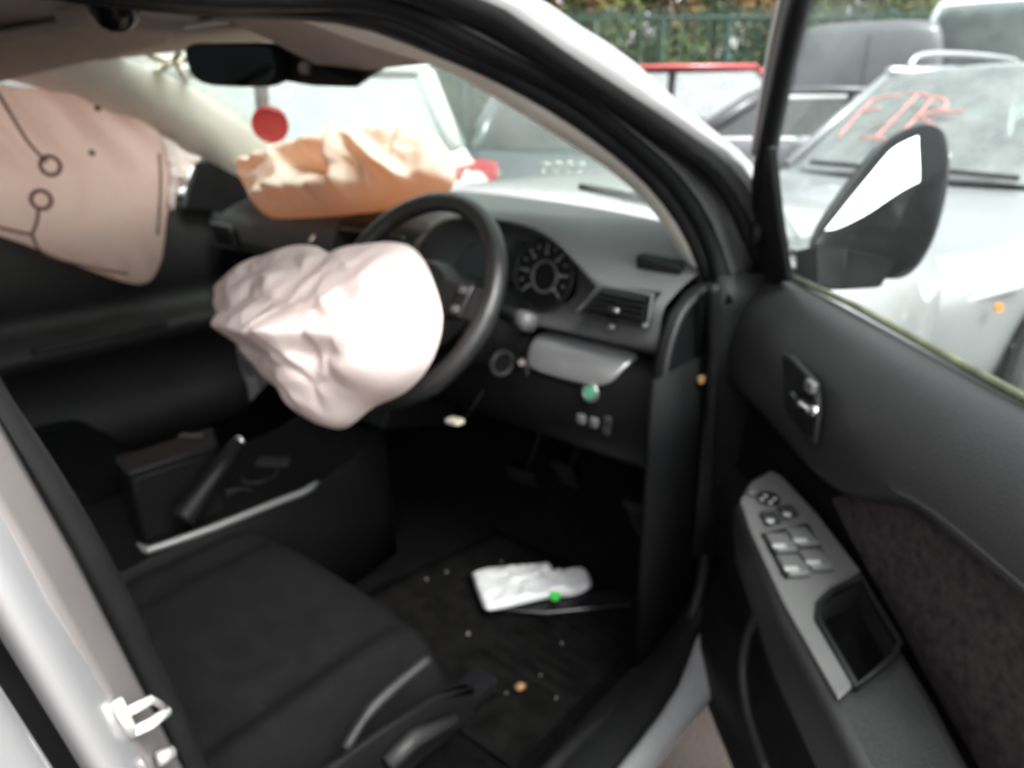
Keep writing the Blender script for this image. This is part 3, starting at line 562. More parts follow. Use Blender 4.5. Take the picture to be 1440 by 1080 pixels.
MB().tube([(0.30, -0.71, 1.19), (0.30, -0.73, 1.27)], 0.007, 8).build('headrest_post', M['chrome'], DS)
MB().tube([(0.44, -0.71, 1.19), (0.44, -0.73, 1.27)], 0.007, 8).build('headrest_post', M['chrome'], DS)
hd = [[V((0.37+math.copysign(abs(math.cos(a))**.6, math.cos(a))*w_, -0.735+math.sin(a)*d_, z)) for a in [2*math.pi*k/20 for k in range(20)]] for z, w_, d_ in ((1.25, .09, .03), (1.28, .125, .05), (1.36, .125, .05), (1.40, .08, .03))]
MB().loft(hd, closed=True, caps=True).build('headrest', M['fabric'], DS, sub=1)
# seat side valance, recliner lever, rail
sv = [[V((0.648, y, z)) for z in (0.44, 0.50, zt)] for y, zt in ((-0.60, 0.56), (-0.40, 0.555), (-0.25, 0.545), (-0.15, 0.53), (-0.08, 0.49))]
MB().loft(sv).build('seat_side_trim', M['black'], DS, solid=0.014, bevel=0.004)
MB().tube(cat_rom([PX(486, 1052, .672), PX(520, 1000, .672), PX(560, 962, .672), PX(604, 926, .672)], 5), [0.006]*5+[0.0075]*5+[0.007]*5+[0.005], 8).build('seat_lever', M['dgrey'], DS)
MB().tube([PX(545, 1075, .668), PX(580, 1040, .668), PX(640, 1012, .668)], [0.012, 0.013, 0.008], 10).build('seat_lever', M['dgrey'], DS)
MB().box((0.58, -0.28, 0.392), (0.05, 0.62, 0.03)).build('seat_rail', M['blackgloss'], DS, bevel=0.004)
MB().box((0.20, -0.28, 0.392), (0.05, 0.62, 0.03)).build('seat_rail', M['blackgloss'], DS, bevel=0.004)
PS = cushion('passenger_seat', -0.635, -0.15, -0.62, -0.075, 0.60, CAR)
# ---- floor, mat, pedals, sill
fl = MB()
fl.loft([[V((x, y, z)) for x, z in ((-0.80, 0.42), (-0.72, 0.352), (0.0, 0.352), (0.70, 0.352), (0.775, 0.375), (0.80, 0.42))] for y, in ((-1.2,), (-0.4,), (0.42,))]+[[V((x, y, z)) for x, z in ((-0.80, 0.55), (-0.72, 0.52), (0, 0.52), (0.70, 0.52), (0.775, 0.52), (0.80, 0.55))] for y in (0.62,)]+[[V((x, 0.72, 0.95)) for x in (-0.8, -0.72, 0, 0.7, 0.775, 0.8)]]).build('floor_carpet', M['carpet'], CAR, solid=0.006, sub=0)
mt = MB()
ma, mb_, mc, md_ = V((0.19, -0.06, 0.362)), V((0.715, -0.06, 0.362)), V((0.715, 0.40, 0.364)), V((0.26, 0.42, 0.364))
mt.loft([[a.lerp(b, j/16)+V((0, 0, 0.003*noise.noise(V((j*.5, i*.5, 1))))) for j in range(17)] for i, (a, b) in enumerate([(ma.lerp(md_, k/14), mb_.lerp(mc, k/14)) for k in range(15)])])
MAT = mt.build('floor_mat', M['mat'], CAR, solid=0.006)
hp = MB()
for k in range(9):
    y = 0.10+0.028*k; hp.box((0.60, y, 0.3695), (0.17, 0.014, 0.002))
hp.build('heel_pad', M['mat'], MAT, bevel=0.0015)
for px, py, wd, hh, yy in ((796, 668, 0.055, 0.085, 0.50), (900, 732, 0.045, 0.13, 0.44), (735, 672, 0.09, 0.075, 0.52)):
    q = PY(px, py, yy)
    ped = MB().box(q, (wd, 0.012, hh), (V((1, 0, 0)), V((0, 0.87, 0.5)), V((0, -0.5, 0.87)))).build('pedal', M['rubber'], CAR, bevel=0.005)
    MB().tube([q+V((0, 0.01, 0.0)), q+V((0, 0.08, 0.12)), q+V((0, 0.14, 0.26))], 0.007, 8).build('pedal_arm', M['black'], ped)
    for k in range(4): MB().box(q+V((0, -0.0055, 0))*1.2+V((0, -0.5, 0.87))*(hh*(k-1.5)*0.22), (wd*0.8, 0.004, hh*0.07), (V((1, 0, 0)), V((0, 0.87, 0.5)), V((0, -0.5, 0.87)))).build('pedal_rib', M['dgrey'], ped, smooth=False)
# kick panel
MB().loft([[V((0.765, y, z)) for y in (0.20, 0.30, 0.45, 0.62)] for z in (0.40, 0.62, 0.80, 0.93)]).build('kick_panel', M['deep'], CAR, solid=0.01)
MB().disc(PX(985, 533, .775), (1, -.3, 0), 0.007, 0.004, 12).build('blanking_plug', M['leaf'], CAR, auto=40)
MB().box(PX(948, 740, .75), (0.006, 0.018, 0.03)).build('bonnet_release', M['dgrey'], CAR, bevel=0.003)
# scuff plate and painted sill
ys = [0.50, 0.44, 0.38, 0.30, 0.20, 0.05, -0.10, -0.25, -0.45, -0.65]
def upf(y): return 0.14*ssm(0.30, 0.52, y)**1.3
MB().loft([[V((x, y, z+upf(y))) for x, z in ((0.745, 0.374), (0.765, 0.405), (0.790, 0.431), (0.83-.022*ssm(.16, .32, y), 0.437), (0.858-.044*ssm(.16, .32, y), 0.432), (0.864-.046*ssm(.16, .32, y), 0.424))] for y in ys]).build('scuff_plate', M['black'], CAR, solid=0.004, sub=1)
MB().loft([[V((x, y, z+upf(y))) for x, z in ((0.860-.046*ssm(.16, .32, y), 0.418), (0.870-.04*ssm(.16, .32, y), 0.424), (0.886, 0.418), (0.894, 0.402), (0.890, 0.385), (0.860, 0.36), (0.80, 0.34))] for y in ys]).build('sill', M['silver'], CAR, solid=0.004, sub=1)
MB().tube(cat_rom([PX(1003, 400, .79), PX(1003, 520, .79), PX(997, 650, .79), PX(991, 780, .79), PX(975, 860, .795), PX(940, 925, .80), PX(880, 985, .80), PX(800, 1055, .80), (0.80, -0.25, 0.442), (0.80, -0.42, 0.46), (0.80, -0.505, 0.55), (0.795, -0.530, 0.82), (0.785, -0.565, 1.05), (0.75, -0.61, 1.22), (0.685, -0.67, 1.38)], 8), 0.011, 10).build('door_seal', M['rubber'], CAR)
# hinge pillar of the body (silver metal, its shade put in as black) between seal and door
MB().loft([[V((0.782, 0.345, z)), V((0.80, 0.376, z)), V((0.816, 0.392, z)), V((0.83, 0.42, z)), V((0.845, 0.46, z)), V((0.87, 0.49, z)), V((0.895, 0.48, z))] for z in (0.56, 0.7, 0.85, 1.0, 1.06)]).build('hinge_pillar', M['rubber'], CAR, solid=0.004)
for z in (0.60, 0.92): MB().box((0.838, 0.412, z), (0.045, 0.05, 0.05)).build('door_hinge', M['silver_in'], CAR, bevel=0.006)
MB().loft([[V((0.90, 0.475, z)), V((0.905, 0.70, z-0.0)), V((0.90, 1.2, z)), V((0.86, 1.60, z))] for z in (0.30, 0.6, 0.85)]+[[V((0.87, 0.48, 1.04)), V((0.86, 0.70, 1.04)), V((0.84, 1.2, 1.02)), V((0.78, 1.6, 0.98))], [V((0.80, 0.56, 1.075)), V((0.76, 0.72, 1.06)), V((0.74, 1.18, 1.04)), V((0.69, 1.6, 1.0))]]).build('front_wing', M['silver'], CAR, solid=0.004)
MB().loft([[V((-0.90, 0.475, z)), V((-0.905, 0.70, z)), V((-0.90, 1.2, z)), V((-0.86, 1.60, z))] for z in (0.30, 0.6, 0.85)]+[[V((-0.87, 0.48, 1.04)), V((-0.86, 0.70, 1.04)), V((-0.84, 1.2, 1.02)), V((-0.78, 1.6, 0.98))], [V((-0.80, 0.56, 1.075)), V((-0.76, 0.72, 1.06)), V((-0.74, 1.18, 1.04)), V((-0.69, 1.6, 1.0))]]).build('front_wing', M['silver'], CAR, solid=0.004)
# ---- B-pillar, striker, rear door
def bp_y(z): return -0.528-0.165*(z-0.825)
def bp_x(z): return -0.30*max(0, z-1.05)**1.2-0.02*max(0, z-0.9)
zs = [0.44, 0.55, 0.7, 0.825, 0.95, 1.05, 1.15, 1.3, 1.42]
def band(pts): return [[V((x+bp_x(z), bp_y(z)+dy, z)) for x, dy in pts] for z in zs]
MB().loft(band([(0.745, -0.05), (0.766, 0.004), (0.780, 0.010), (0.794, 0.000), (0.806, -0.008)])).build('pillar_lining', M['deep'], CAR, sub=1)
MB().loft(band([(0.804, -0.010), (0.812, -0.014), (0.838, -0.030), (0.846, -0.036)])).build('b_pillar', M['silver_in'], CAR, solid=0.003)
MB().loft(band([(0.846, -0.034), (0.860, -0.044), (0.866, -0.052), (0.864, -0.060), (0.852, -0.064)])).build('pillar_skin', M['silver'], CAR, sub=1)
MB().loft(band([(0.853, -0.062), (0.842, -0.068), (0.842, -0.085), (0.862, -0.088)])).build('door_gap_seal', M['rubber'], CAR)
RD = MB().loft([[V((x+bp_x(z)*0.6, bp_y(z)+dy, z)) for x, dy in ((0.868, -0.078), (0.882, -0.074), (0.892, -0.078), (0.899, -0.090), (0.905, -0.13), (0.908, -0.25), (0.908, -0.6), (0.90, -0.95))] for z in (0.36, 0.5, 0.65, 0.8, 0.92, 1.0, 1.06)]).build('rear_door', M['silver'], CAR, sub=1)
MB().tube([(0.885, -0.66, 1.075), (0.885, -1.5, 1.09)], 0.012, 8).build('window_seal', M['rubber'], RD)
MB().tube(cat_rom([(0.885, -0.655, 1.07), (0.82, -0.70, 1.22), (0.74, -0.76, 1.40), (0.70, -1.0, 1.44), (0.70, -1.5, 1.42)], 6), 0.02, 8).build('window_frame', M['rubber'], RD)
MB().loft([[V((0.878, -0.67, 1.07)), V((0.878, -1.5, 1.08))], [V((0.80, -0.74, 1.24)), V((0.80, -1.5, 1.25))], [V((0.735, -0.80, 1.38)), V((0.735, -1.45, 1.38))]]).build('rear_door_glass', M['cglass2'], RD)
sp = PX(187, 1030, .845)
SK = MB().tube([PX(164, 986, .846), PX(175, 1008, .848), PX(187, 1032, .846)], 0.0036, 8).build('striker', M['strk'], CAR)
MB().tube([PX(176, 1003, .846), PX(213, 984, .842)], 0.0032, 8).build('striker_bar', M['strk'], SK)
MB().tube([PX(186, 1030, .846), PX(212, 1018, .846), PX(235, 1000, .838)], 0.0036, 8).build('striker_bar', M['strk'], SK)
MB().tube([PX(213, 984, .842), PX(224, 990, .838), PX(235, 1000, .838)], 0.0025, 8).build('striker_bar', M['silver_in'], SK)
MB().tube([PX(222, 1068, .84), PX(242, 1058, .838)], 0.005, 8).build('striker_bolt', M['silver'], SK)
# ---- rest of the shell: passenger side, tail
pd = [[V((-x, y, z)) for y in (0.50, 0.2, -0.2, -0.6, -1.0, -1.6, -2.1)] for x, z in ((0.88, 0.30), (0.905, 0.5), (0.908, 0.75), (0.895, 0.98), (0.865, 1.075))]
MB().loft(pd).build('side_panel', M['silver'], CAR, solid=0.004)
MB().loft([[V((0.90, -0.97-0.02, z)), V((0.90, -1.5, z)), V((0.86, -2.1, z))] for z in (0.36, 0.7, 1.06)]).build('rear_quarter', M['silver'], CAR, solid=0.004)
MB().loft([[V((x, -2.12, z)) for x in (-0.86, -0.4, 0.4, 0.86)] for z in (0.35, 0.7, 1.05)]+[[V((x*0.8, -2.05, 1.48)) for x in (-0.86, -0.4, 0.4, 0.86)]]).build('tailgate', M['silver'], CAR, solid=0.01)
MB().tube(cat_rom([(-0.80, 0.30, 1.06), (-0.79, -0.2, 1.07), (-0.79, -0.6, 1.08), (-0.79, -1.4, 1.09)], 4), 0.014, 8).build('window_seal', M['rubber'], CAR)
PW = MB().loft([[V((-0.80, 0.34, 1.06)), V((-0.80, -0.55, 1.075))], [V((-0.735, 0.12, 1.24)), V((-0.735, -0.58, 1.25))], [V((-0.68, -0.15, 1.385)), V((-0.68, -0.6, 1.39))]]).build('passenger_window', M['dglass'], CAR)
MB().loft([[V((-0.80, -0.64, 1.075)), V((-0.80, -1.5, 1.08))], [V((-0.735, -0.66, 1.25)), V((-0.735, -1.5, 1.25))], [V((-0.68, -0.68, 1.39)), V((-0.68, -1.4, 1.39))]]).build('passenger_rear_window', M['cglass2'], CAR)
MB().loft([[V((-0.79, -0.54, 1.05)), V((-0.79, -0.66, 1.05))], [V((-0.66, -0.58, 1.40)), V((-0.66, -0.69, 1.40))]]).build('pillar_lining', M['trim'], CAR, solid=0.03)
# passenger door lining with armrest
def pdl(y): 
    return [V((x, y, z)) for x, z in ((-0.795, 1.06), (-0.765, 1.065), (-0.735, 1.03), (-0.722, 0.95), (-0.728, 0.86), (-0.745, 0.84), (-0.745, 0.80), (-0.70, 0.775), (-0.672, 0.765), (-0.668, 0.735), (-0.70, 0.70), (-0.74, 0.68), (-0.742, 0.55), (-0.70, 0.53), (-0.70, 0.42), (-0.75, 0.40))]
PDL = MB().loft([pdl(y) for y in (0.36, 0.2, 0.0, -0.2, -0.45, -0.7)]).build('passenger_door_lining', M['dgrey'], CAR, sub=1)
MB().box((-0.672, -0.02, 0.768), (0.03, 0.32, 0.01)).build('armrest_strip', M['dgrey'], PDL, bevel=0.004)
MB().box((-0.728, 0.10, 0.93), (0.008, 0.10, 0.035)).build('door_handle', M['satin'], PDL, bevel=0.004)
MB().prism([PX(262, 296, -.69), PX(356, 300, -.69), PX(346, 258, -.69), PX(326, 232, -.69), PX(302, 221, -.69), PX(280, 232, -.69), PX(268, 262, -.69)], (-0.03, 0, 0)).build('sail_panel', M['black'], CAR, bevel=0.005, auto=40)
# passenger-side dash vent and glovebox
pv = PY(319, 331, .325)
PV = MB().box(pv, (0.10, 0.02, 0.062), (V((1, 0, 0)), V((0, 0.96, .28)), V((0, -.28, 0.96)))).build('air_vent', M['blackgloss'], CAR, bevel=0.006)
MB().tube([pv+V((-.05, -.012, .03)), pv+V((.05, -.012, .03)), pv+V((.05, -.008, -.03)), pv+V((-.05, -.008, -.03))], 0.005, 8, closed=True).build('vent_frame', M['grey'], PV)
for k in range(4): MB().box(pv+V((0, -0.012, -0.021+0.014*k)), (0.09, 0.014, 0.003)).build('slat', M['dgrey'], PV, smooth=False)
MB().loft([[V((x, y, z)) for y, z in ((0.36, 0.91), (0.345, 0.88), (0.35, 0.78), (0.40, 0.70), (0.5, 0.68))] for x in (-0.735, -0.45, -0.16)]).build('glovebox', M['black'], CAR, solid=0.006)
MB().tube([(-0.70, 0.33, 0.945), (-0.4, 0.328, 0.95), (-0.18, 0.328, 0.955)], 0.005, 8).build('dash_trim_strip', M['dgrey'], DASH)
# loose connector hanging under the column
lc = PY(640, 592, .20)
MB().box(lc, (0.034, 0.02, 0.010), (V((1, 0, 0.1)).normalized(), V((0, 1, 0)), V((-0.1, 0, 1)).normalized())).build('loose_connector', M['chalk'], CAR, bevel=0.003)
MB().tube([lc+V((.02, .01, .01)), lc+V((0.03, 0.03, 0.04)), lc+V((0.03, 0.06, 0.07))], 0.002, 6).build('connector_wire', M['rubber'], CAR)
# ---- the open driver door (frame: s along the door from its hinge end, o towards the cabin, z up)
DH = V((0.857, 0.452, 0)); dd = V((0.703, -0.711, 0)); dn = V((-0.711, -0.703, 0))
def D(s, o, z): return DH+dd*s+dn*o+V((0, 0, z))
def DP(px, py, o): return PL(px, py, -0.711, -0.703, 0, -0.711*0.857-0.703*0.452+o)
ss = [-0.075, -0.06, -0.03, 0.02, 0.10, 0.2, 0.3, 0.4, 0.5, 0.6, 0.72, 0.86, 0.93]
def up_sec(s):
    ov = 0.885+0.068*ssm(0.36, 0.52, s)-0.012*ssm(0.20, 0.36, s)*ssm(.5, .38, s)     # lower edge of the upper panel
    k = 0.55+0.45*ssm(-0.075, 0.02, s)
    return [D(s, o, z) for o, z in ((0.004, 1.046), (0.018*k, 1.054), (0.045*k, 1.048), (0.073*k, 1.022), (0.092*k, 0.985), (0.10*k, 0.945), (0.099*k, ov+0.02), (0.094*k, ov+0.004), (0.080*k, ov-0.006), (0.058*k, ov-0.004))]
DOOR = MB().loft([up_sec(s) for s in ss]).build('driver_door', M['doorgrey'], CAR, sub=2)
tag(DOOR, 'dark grey lined driver door standing open')
MB().loft([[D(s, o, z) for o, z in ((0.060, 0.955), (0.056, 0.90), (0.052, 0.84), (0.056, 0.78), (0.064, 0.70))] for s in (-0.05, 0.1, 0.3, 0.5, 0.7, 0.92)]).build('door_backing', M['deep'], DOOR)
ins = [DP(1176, 700, .064), DP(1215, 690, .064), DP(1300, 705, .064), DP(1440, 800, .064), DP(1560, 920, .064), DP(1600, 1180, .064), DP(1400, 1100, .064), DP(1330, 985, .064), DP(1262, 860, .064), DP(1205, 760, .064)]
MB().prism(ins, dn*0.008).build('cloth_insert', M['insert'], DOOR, bevel=0.003)
MB().tube(cat_rom([DP(1100, 815, .125), DP(1062, 870, .13), DP(1045, 930, .135), DP(1052, 1000, .14), DP(1080, 1085, .14)], 5), 0.007, 8).build('pocket_lip', M['dgrey'], DOOR)
# lower lining with pocket
MB().loft([[D(s, o*(.6+.4*ssm(-.06, .08, s)), z) for o, z in ((0.052, 0.735), (0.070, 0.728), (0.105, 0.720), (0.120, 0.70), (0.115, 0.60), (0.085, 0.56), (0.082, 0.50), (0.135, 0.48), (0.140, 0.36), (0.10, 0.31), (0.03, 0.30))] for s in (-0.06, -0.02, 0.1, 0.25, 0.5, 0.75, 0.92)]).build('lower_lining', M['black'], DOOR, sub=1)
# armrest: rounded block with satin switch plate
AZ = 0.82
arm_o = [PZ(1034, 708, .815), PZ(1052, 676, .815), PZ(1084, 660, .815), PZ(1130, 698, .815), PZ(1215, 808, .815), PZ(1268, 905, .815), PZ(1318, 985, .815), PZ(1375, 1090, .815), PZ(1230, 1130, .815), PZ(1160, 985, .815), PZ(1090, 850, .815)]
ARM = MB().loft([[p+V((0, 0, -0.10))+dn*(-0.01) for p in arm_o], [p+V((0, 0, -0.03)) for p in arm_o], [p for p in arm_o]], closed=True, caps=True).build('armrest', M['doorgrey'], DOOR, bevel=0.012, seg=3, auto=50)
plate = [PZ(1040, 708, .8175), PZ(1056, 681, .8175), PZ(1083, 666, .8175), PZ(1098, 672, .8175), PZ(1150, 728, .8175), PZ(1210, 808, .8175), PZ(1195, 818, .8175), PZ(1166, 832, .8175), PZ(1150, 850, .8175), PZ(1150, 872, .8175), PZ(1203, 965, .8175), PZ(1178, 988, .8175), PZ(1100, 850, .8175), PZ(1055, 752, .8175)]
SWP = MB().prism(plate, (0, 0, 0.005)).build('switch_plate', M['switch'], DOOR, bevel=0.0025, auto=40)
def swx(px, py, w_, l_, h=0.006, m='dgrey', nm='window_switch', z=.823, rot=0):
    c_ = PZ(px, py, .823); return MB().box(c_+V((0, 0, h/2)), (w_, l_, h), (dn, dd, V((0, 0, 1)))).build(nm, M[m], DOOR, bevel=min(h, w_, l_)*0.3)
rec = [PZ(1070, 752, .8232), PZ(1136, 737, .8232), PZ(1168, 797, .8232), PZ(1104, 815, .8232)]
MB().prism(rec, (0, 0, 0.0015)).build('switch_bezel', M['black'], DOOR, smooth=False)
for a, b in ((1098, 768), (1127, 760), (1115, 800), (1146, 792)):
    o_ = swx(a, b, 0.026, 0.036, 0.008, 'switch', 'window_switch')
for a, b in ((1096, 764), (1126, 756), (1113, 796), (1144, 787)):
    MB().box(PZ(a, b, .835)-V((0, 0, .0035)), (0.016, 0.007, 0.003), (dn, dd, V((0, 0, 1)))).build('switch_mark', M['mark'], DOOR, bevel=0.001)
for a, b in ((1083, 731), (1107, 722)):
    swx(a, b, 0.020, 0.022, 0.007, 'dgrey', 'lock_switch'); MB().box(PZ(a, b, .833)-V((0, 0, .0015)), (0.009, 0.008, 0.002), (dn, dd, V((0, 0, 1)))).build('switch_mark', M['mark'], DOOR, bevel=0.0007)
MB().disc(PZ(1080, 703, .823), (0, 0, 1), 0.015, 0.006, 20, 0.013).build('mirror_control', M['black'], DOOR, auto=40)
for k in range(4):
    a = k*math.pi/2; MB().box(PZ(1080, 702, .8295)+(dd*math.cos(a)+dn*math.sin(a))*0.0085, (0.005, 0.005, 0.002)).build('switch_mark', M['mark'], DOOR)
MB().box(PZ(1057, 693, .827), (0.009, 0.009, 0.006), (dn, dd, V((0, 0, 1)))).build('fold_switch', M['switch'], DOOR, bevel=0.002)
# pull cup (black well) in the armrest
well = [PZ(1152, 850, .8235), PZ(1170, 832, .8235), PZ(1212, 812, .8235), PZ(1232, 850, .8235), PZ(1266, 905, .8235), PZ(1255, 925, .8235), PZ(1205, 966, .8235), PZ(1150, 872, .8235)]
wc = sum(well, V())/8
cutter = MB().prism([wc.lerp(p, 0.97)+V((0, 0, 0.03)) for p in well], (0, 0, -0.105)).build('cutter', M['black'], None, smooth=False)
for o_ in (ARM, SWP):                   # cut the well through the plate into the armrest, then drop the cutting block
    b_ = o_.modifiers.new('cut', 'BOOLEAN'); b_.operation = 'DIFFERENCE'; b_.object = cutter; b_.solver = 'EXACT'
bpy.context.view_layer.update(); dg = bpy.context.evaluated_depsgraph_get()
for o_ in (ARM, SWP):
    nm_ = bpy.data.meshes.new_from_object(o_.evaluated_get(dg)); o_.modifiers.clear(); o_.data = nm_
bpy.data.objects.remove(cutter)
MB().loft([[wc.lerp(p, f_)+V((0, 0, z_)) for p in well] for f_, z_ in ((0.985, 0.0), (0.975, -0.03), (0.93, -0.065), (0.80, -0.074))]+[[wc+V((0, 0, -0.074))]*8], closed=True).build('pull_cup', mat('cup_black', (0.006, 0.006, 0.0065), 0.7, spec=0.08), DOOR, smooth=True)
MB().tube([p+V((0, 0, 0.001)) for p in well], 0.0035, 8, closed=True).build('pull_cup_rim', M['black'], DOOR)
# inner handle
hp_ = [DP(1104, 494, .100), DP(1118, 500, .100), DP(1154, 538, .100), DP(1157, 580, .100), DP(1152, 626, .100), DP(1136, 618, .100), DP(1108, 575, .100)]
HDL = MB().prism(hp_, dn*0.006).build('handle_bezel', M['dgrey'], DOOR, bevel=0.003, auto=40)
hc = sum(hp_, V())/7
MB().prism([hc.lerp(p, .84)+dn*0.0062 for p in hp_], dn*0.001).build('handle_recess', M['blackgloss'], DOOR, smooth=False)
MB().tube(cat_rom([DP(1112, 552, .115), DP(1126, 568, .122), DP(1140, 577, .122), DP(1152, 578, .116)], 4), [0.004]*4+[0.006]*8+[0.004], 8).build('handle_lever', M['chrome'], DOOR)
MB().box(DP(1140, 543, .112), (0.008, 0.02, 0.014), (dn, dd, V((0, 0, 1)))).build('lock_tab', M['switch'], DOOR, bevel=0.003)
# door shell outer skin and edge, window frame, glass, belt seal
MB().loft([[D(s, o, z) for o, z in ((0.0, 1.045), (-0.022, 1.04), (-0.045, 0.95), (-0.055, 0.75), (-0.05, 0.5), (-0.03, 0.33), (0.02, 0.30))] for s in (-0.075, 0.2, 0.5, 0.8, 0.95)]).build('door_skin', M['silver'], DOOR, solid=0.003, sub=1)
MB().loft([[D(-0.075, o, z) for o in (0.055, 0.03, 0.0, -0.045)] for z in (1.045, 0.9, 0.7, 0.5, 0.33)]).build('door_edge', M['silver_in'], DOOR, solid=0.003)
MB().tube(cat_rom([D(-0.06, 0.045, 1.03), D(-0.066, 0.055, 0.90), D(-0.062, 0.055, 0.70), D(-0.06, 0.05, 0.45), D(0.02, 0.05, 0.32), D(0.3, 0.06, 0.295), D(0.9, 0.06, 0.295)], 6), 0.010, 8).build('door_weatherstrip', M['rubber'], DOOR)
def gz(s): return 0.0
MB().tube([DP(1113, 389, .012), DP(1200, 429, .012), DP(1300, 484, .012), DP(1440, 560, .012), D(0.95, 0.012, 1.05)], 0.005, 8).build('belt_seal', M['moss'], DOOR)
def tilt(s, o, z): return D(s, o+0.32*max(0, z-1.05), z)
fr = [DP(1064, 395, .03), DP(1064, 330, .05), DP(1078, 215, .085), DP(1100, 100, .115), DP(1123, 0, .14), DP(1140, -60, .155), tilt(0.25, 0.0, 1.47), tilt(0.6, 0, 1.49), tilt(0.90, 0, 1.45), tilt(0.95, 0, 1.2), D(0.95, 0, 1.04)]
MB().tube(cat_rom(fr, 6), 0.019, 10, flat=0.8).build('window_frame', M['rubber'], DOOR)
gf = cat_rom(fr[:6], 4); gb = [D(0.93, p.dot(V((0, 0, 1)))*0+0.32*max(0, p.z-1.05), p.z) for p in gf]
MB().loft([[a.lerp(b, t) for t in (0, .25, .5, .75, 1)] for a, b in zip(gf, gb)]).build('door_glass', M['dglass'], DOOR)
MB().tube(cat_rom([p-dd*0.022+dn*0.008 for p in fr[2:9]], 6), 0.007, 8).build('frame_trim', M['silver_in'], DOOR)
sail = [DP(1050, 405, .032), DP(1050, 318, .055), DP(1062, 300, .06), DP(1080, 205, .085), DP(1094, 205, .085), DP(1104, 300, .06), DP(1118, 395, .03)]
MB().prism(sail, dn*0.014).build('sail_panel', M['black'], DOOR, bevel=0.004, auto=40)
MB().disc(DP(1062, 330, .07), dn, 0.022, 0.008, 16, 0.016).build('tweeter_cap', M['black'], DOOR, auto=40)
# door mirror
mo = [DP(1144, 340, -.05), DP(1232, 222, -.095), DP(1262, 196, -.12), DP(1298, 180, -.14), DP(1324, 184, -.155), DP(1337, 205, -.16), DP(1336, 260, -.155), DP(1318, 335, -.145), DP(1290, 380, -.13), DP(1266, 392, -.115), DP(1205, 385, -.085), DP(1150, 360, -.05)]
mcn = sum(mo, V())/len(mo); md2 = (dd*-1.0+V((0, 0, 0.0))-dn*0.15).normalized()
DM = MB().loft([[mcn.lerp(p, 1.03) for p in mo], [mcn.lerp(p, 1.08)+md2*0.012 for p in mo], [mcn.lerp(p, 1.06)+md2*0.035 for p in mo], [mcn.lerp(p, 0.85)+md2*0.075 for p in mo], [mcn.lerp(p, 0.45)+md2*0.10 for p in mo]], closed=True, caps=True).build('door_mirror', M['blackgloss'], DOOR, sub=2)
mgn = V((0.467, -0.797, 0.385)); mgc = DP(1262, 245, -.115)+mgn*0.012
mgp = [CAM_LOC+_ray(p.x, p.y)*((mgc-CAM_LOC).dot(mgn)/_ray(p.x, p.y).dot(mgn)) for p in cat_rom([(a, b, 0) for a, b in ((1160, 324), (1235, 232), (1262, 205), (1306, 187), (1326, 191), (1334, 206), (1330, 234), (1268, 268), (1220, 300), (1180, 320), (1160, 324))], 4)[:-1]]
MB().prism(mgp, mgn*-0.003).build('mirror_glass', M['mirror'], DOOR, smooth=False)  # outline shaped to the bright sky reflection, tilted up to show sky
MB().loft([[DP(1118, 352, -.0), DP(1122, 405, -.0), DP(1150, 400, -.012), DP(1150, 345, -.012)], [DP(1170, 348, -.05), DP(1165, 408, -.05), DP(1185, 408, -.06), DP(1190, 350, -.06)], [DP(1240, 362, -.09), DP(1230, 405, -.09), DP(1240, 402, -.10), DP(1262, 366, -.10)]], closed=True, caps=True).build('mirror_foot', M['black'], DOOR, bevel=0.006, auto=45)
# ---- loose things lying in the driver footwell
pk = [PZ(*p, .392) for p in ((664, 812), (664, 805), (700, 799), (740, 797), (768, 793), (776, 798), (782, 808), (800, 804), (822, 800), (830, 808), (833, 822), (822, 832), (805, 838), (785, 838), (740, 848), (700, 857), (684, 858), (678, 850), (670, 832))]
pko = pillow('plastic_packet', pk, (0, 0, 1), 0.012, 0.010, M['packet'], None, 3, 0.012, 26, rings=12, n=60, power=0.3)
tag(pko, 'crumpled white plastic packet with green mark lying on the black floor mat', 'packet')
MB().disc(PZ(780, 840, .398), (0, 0, 1), 0.011, 0.006, 14).build('green_mark', M['greenmark'], pko, auto=40)
bt = MB().prism([PZ(*p, .372) for p in ((690, 862), (780, 850), (840, 836), (905, 842), (908, 856), (850, 860), (770, 868))], (0, 0, 0.012)).build('trim_piece', M['blackgloss'], None, bevel=0.004, auto=40)
tag(bt, 'broken strip of glossy black trim beside the white packet', 'trim')
lf = MB().loft([[PZ(722, 966, .370), PZ(727, 960, .374)], [PZ(730, 972, .372), PZ(733, 960, .378)], [PZ(738, 968, .371), PZ(740, 962, .373)]]).build('dry_leaf', M['leaf'], None, solid=0.001)
tag(lf, 'small orange brown dry leaf scrap on the floor mat', 'leaf')
for i, (a, b, r) in enumerate(((658, 892, .004), (782, 982, .0025), (628, 805, .003), (600, 815, .003), (760, 950, .002), (705, 790, .0025), (790, 905, .0025), (712, 975, .002))):
    q = PZ(a, b, .368)
    ob = MB().disc(q, (0.2, 0.1, 1), r, r*1.3, 7, r*.6).build('crumb', M['crumb'], None, smooth=False)
    tag(ob, 'pale crumb of dirt scattered on the dark driver footwell floor', 'crumb', 'crumbs on the driver footwell floor')
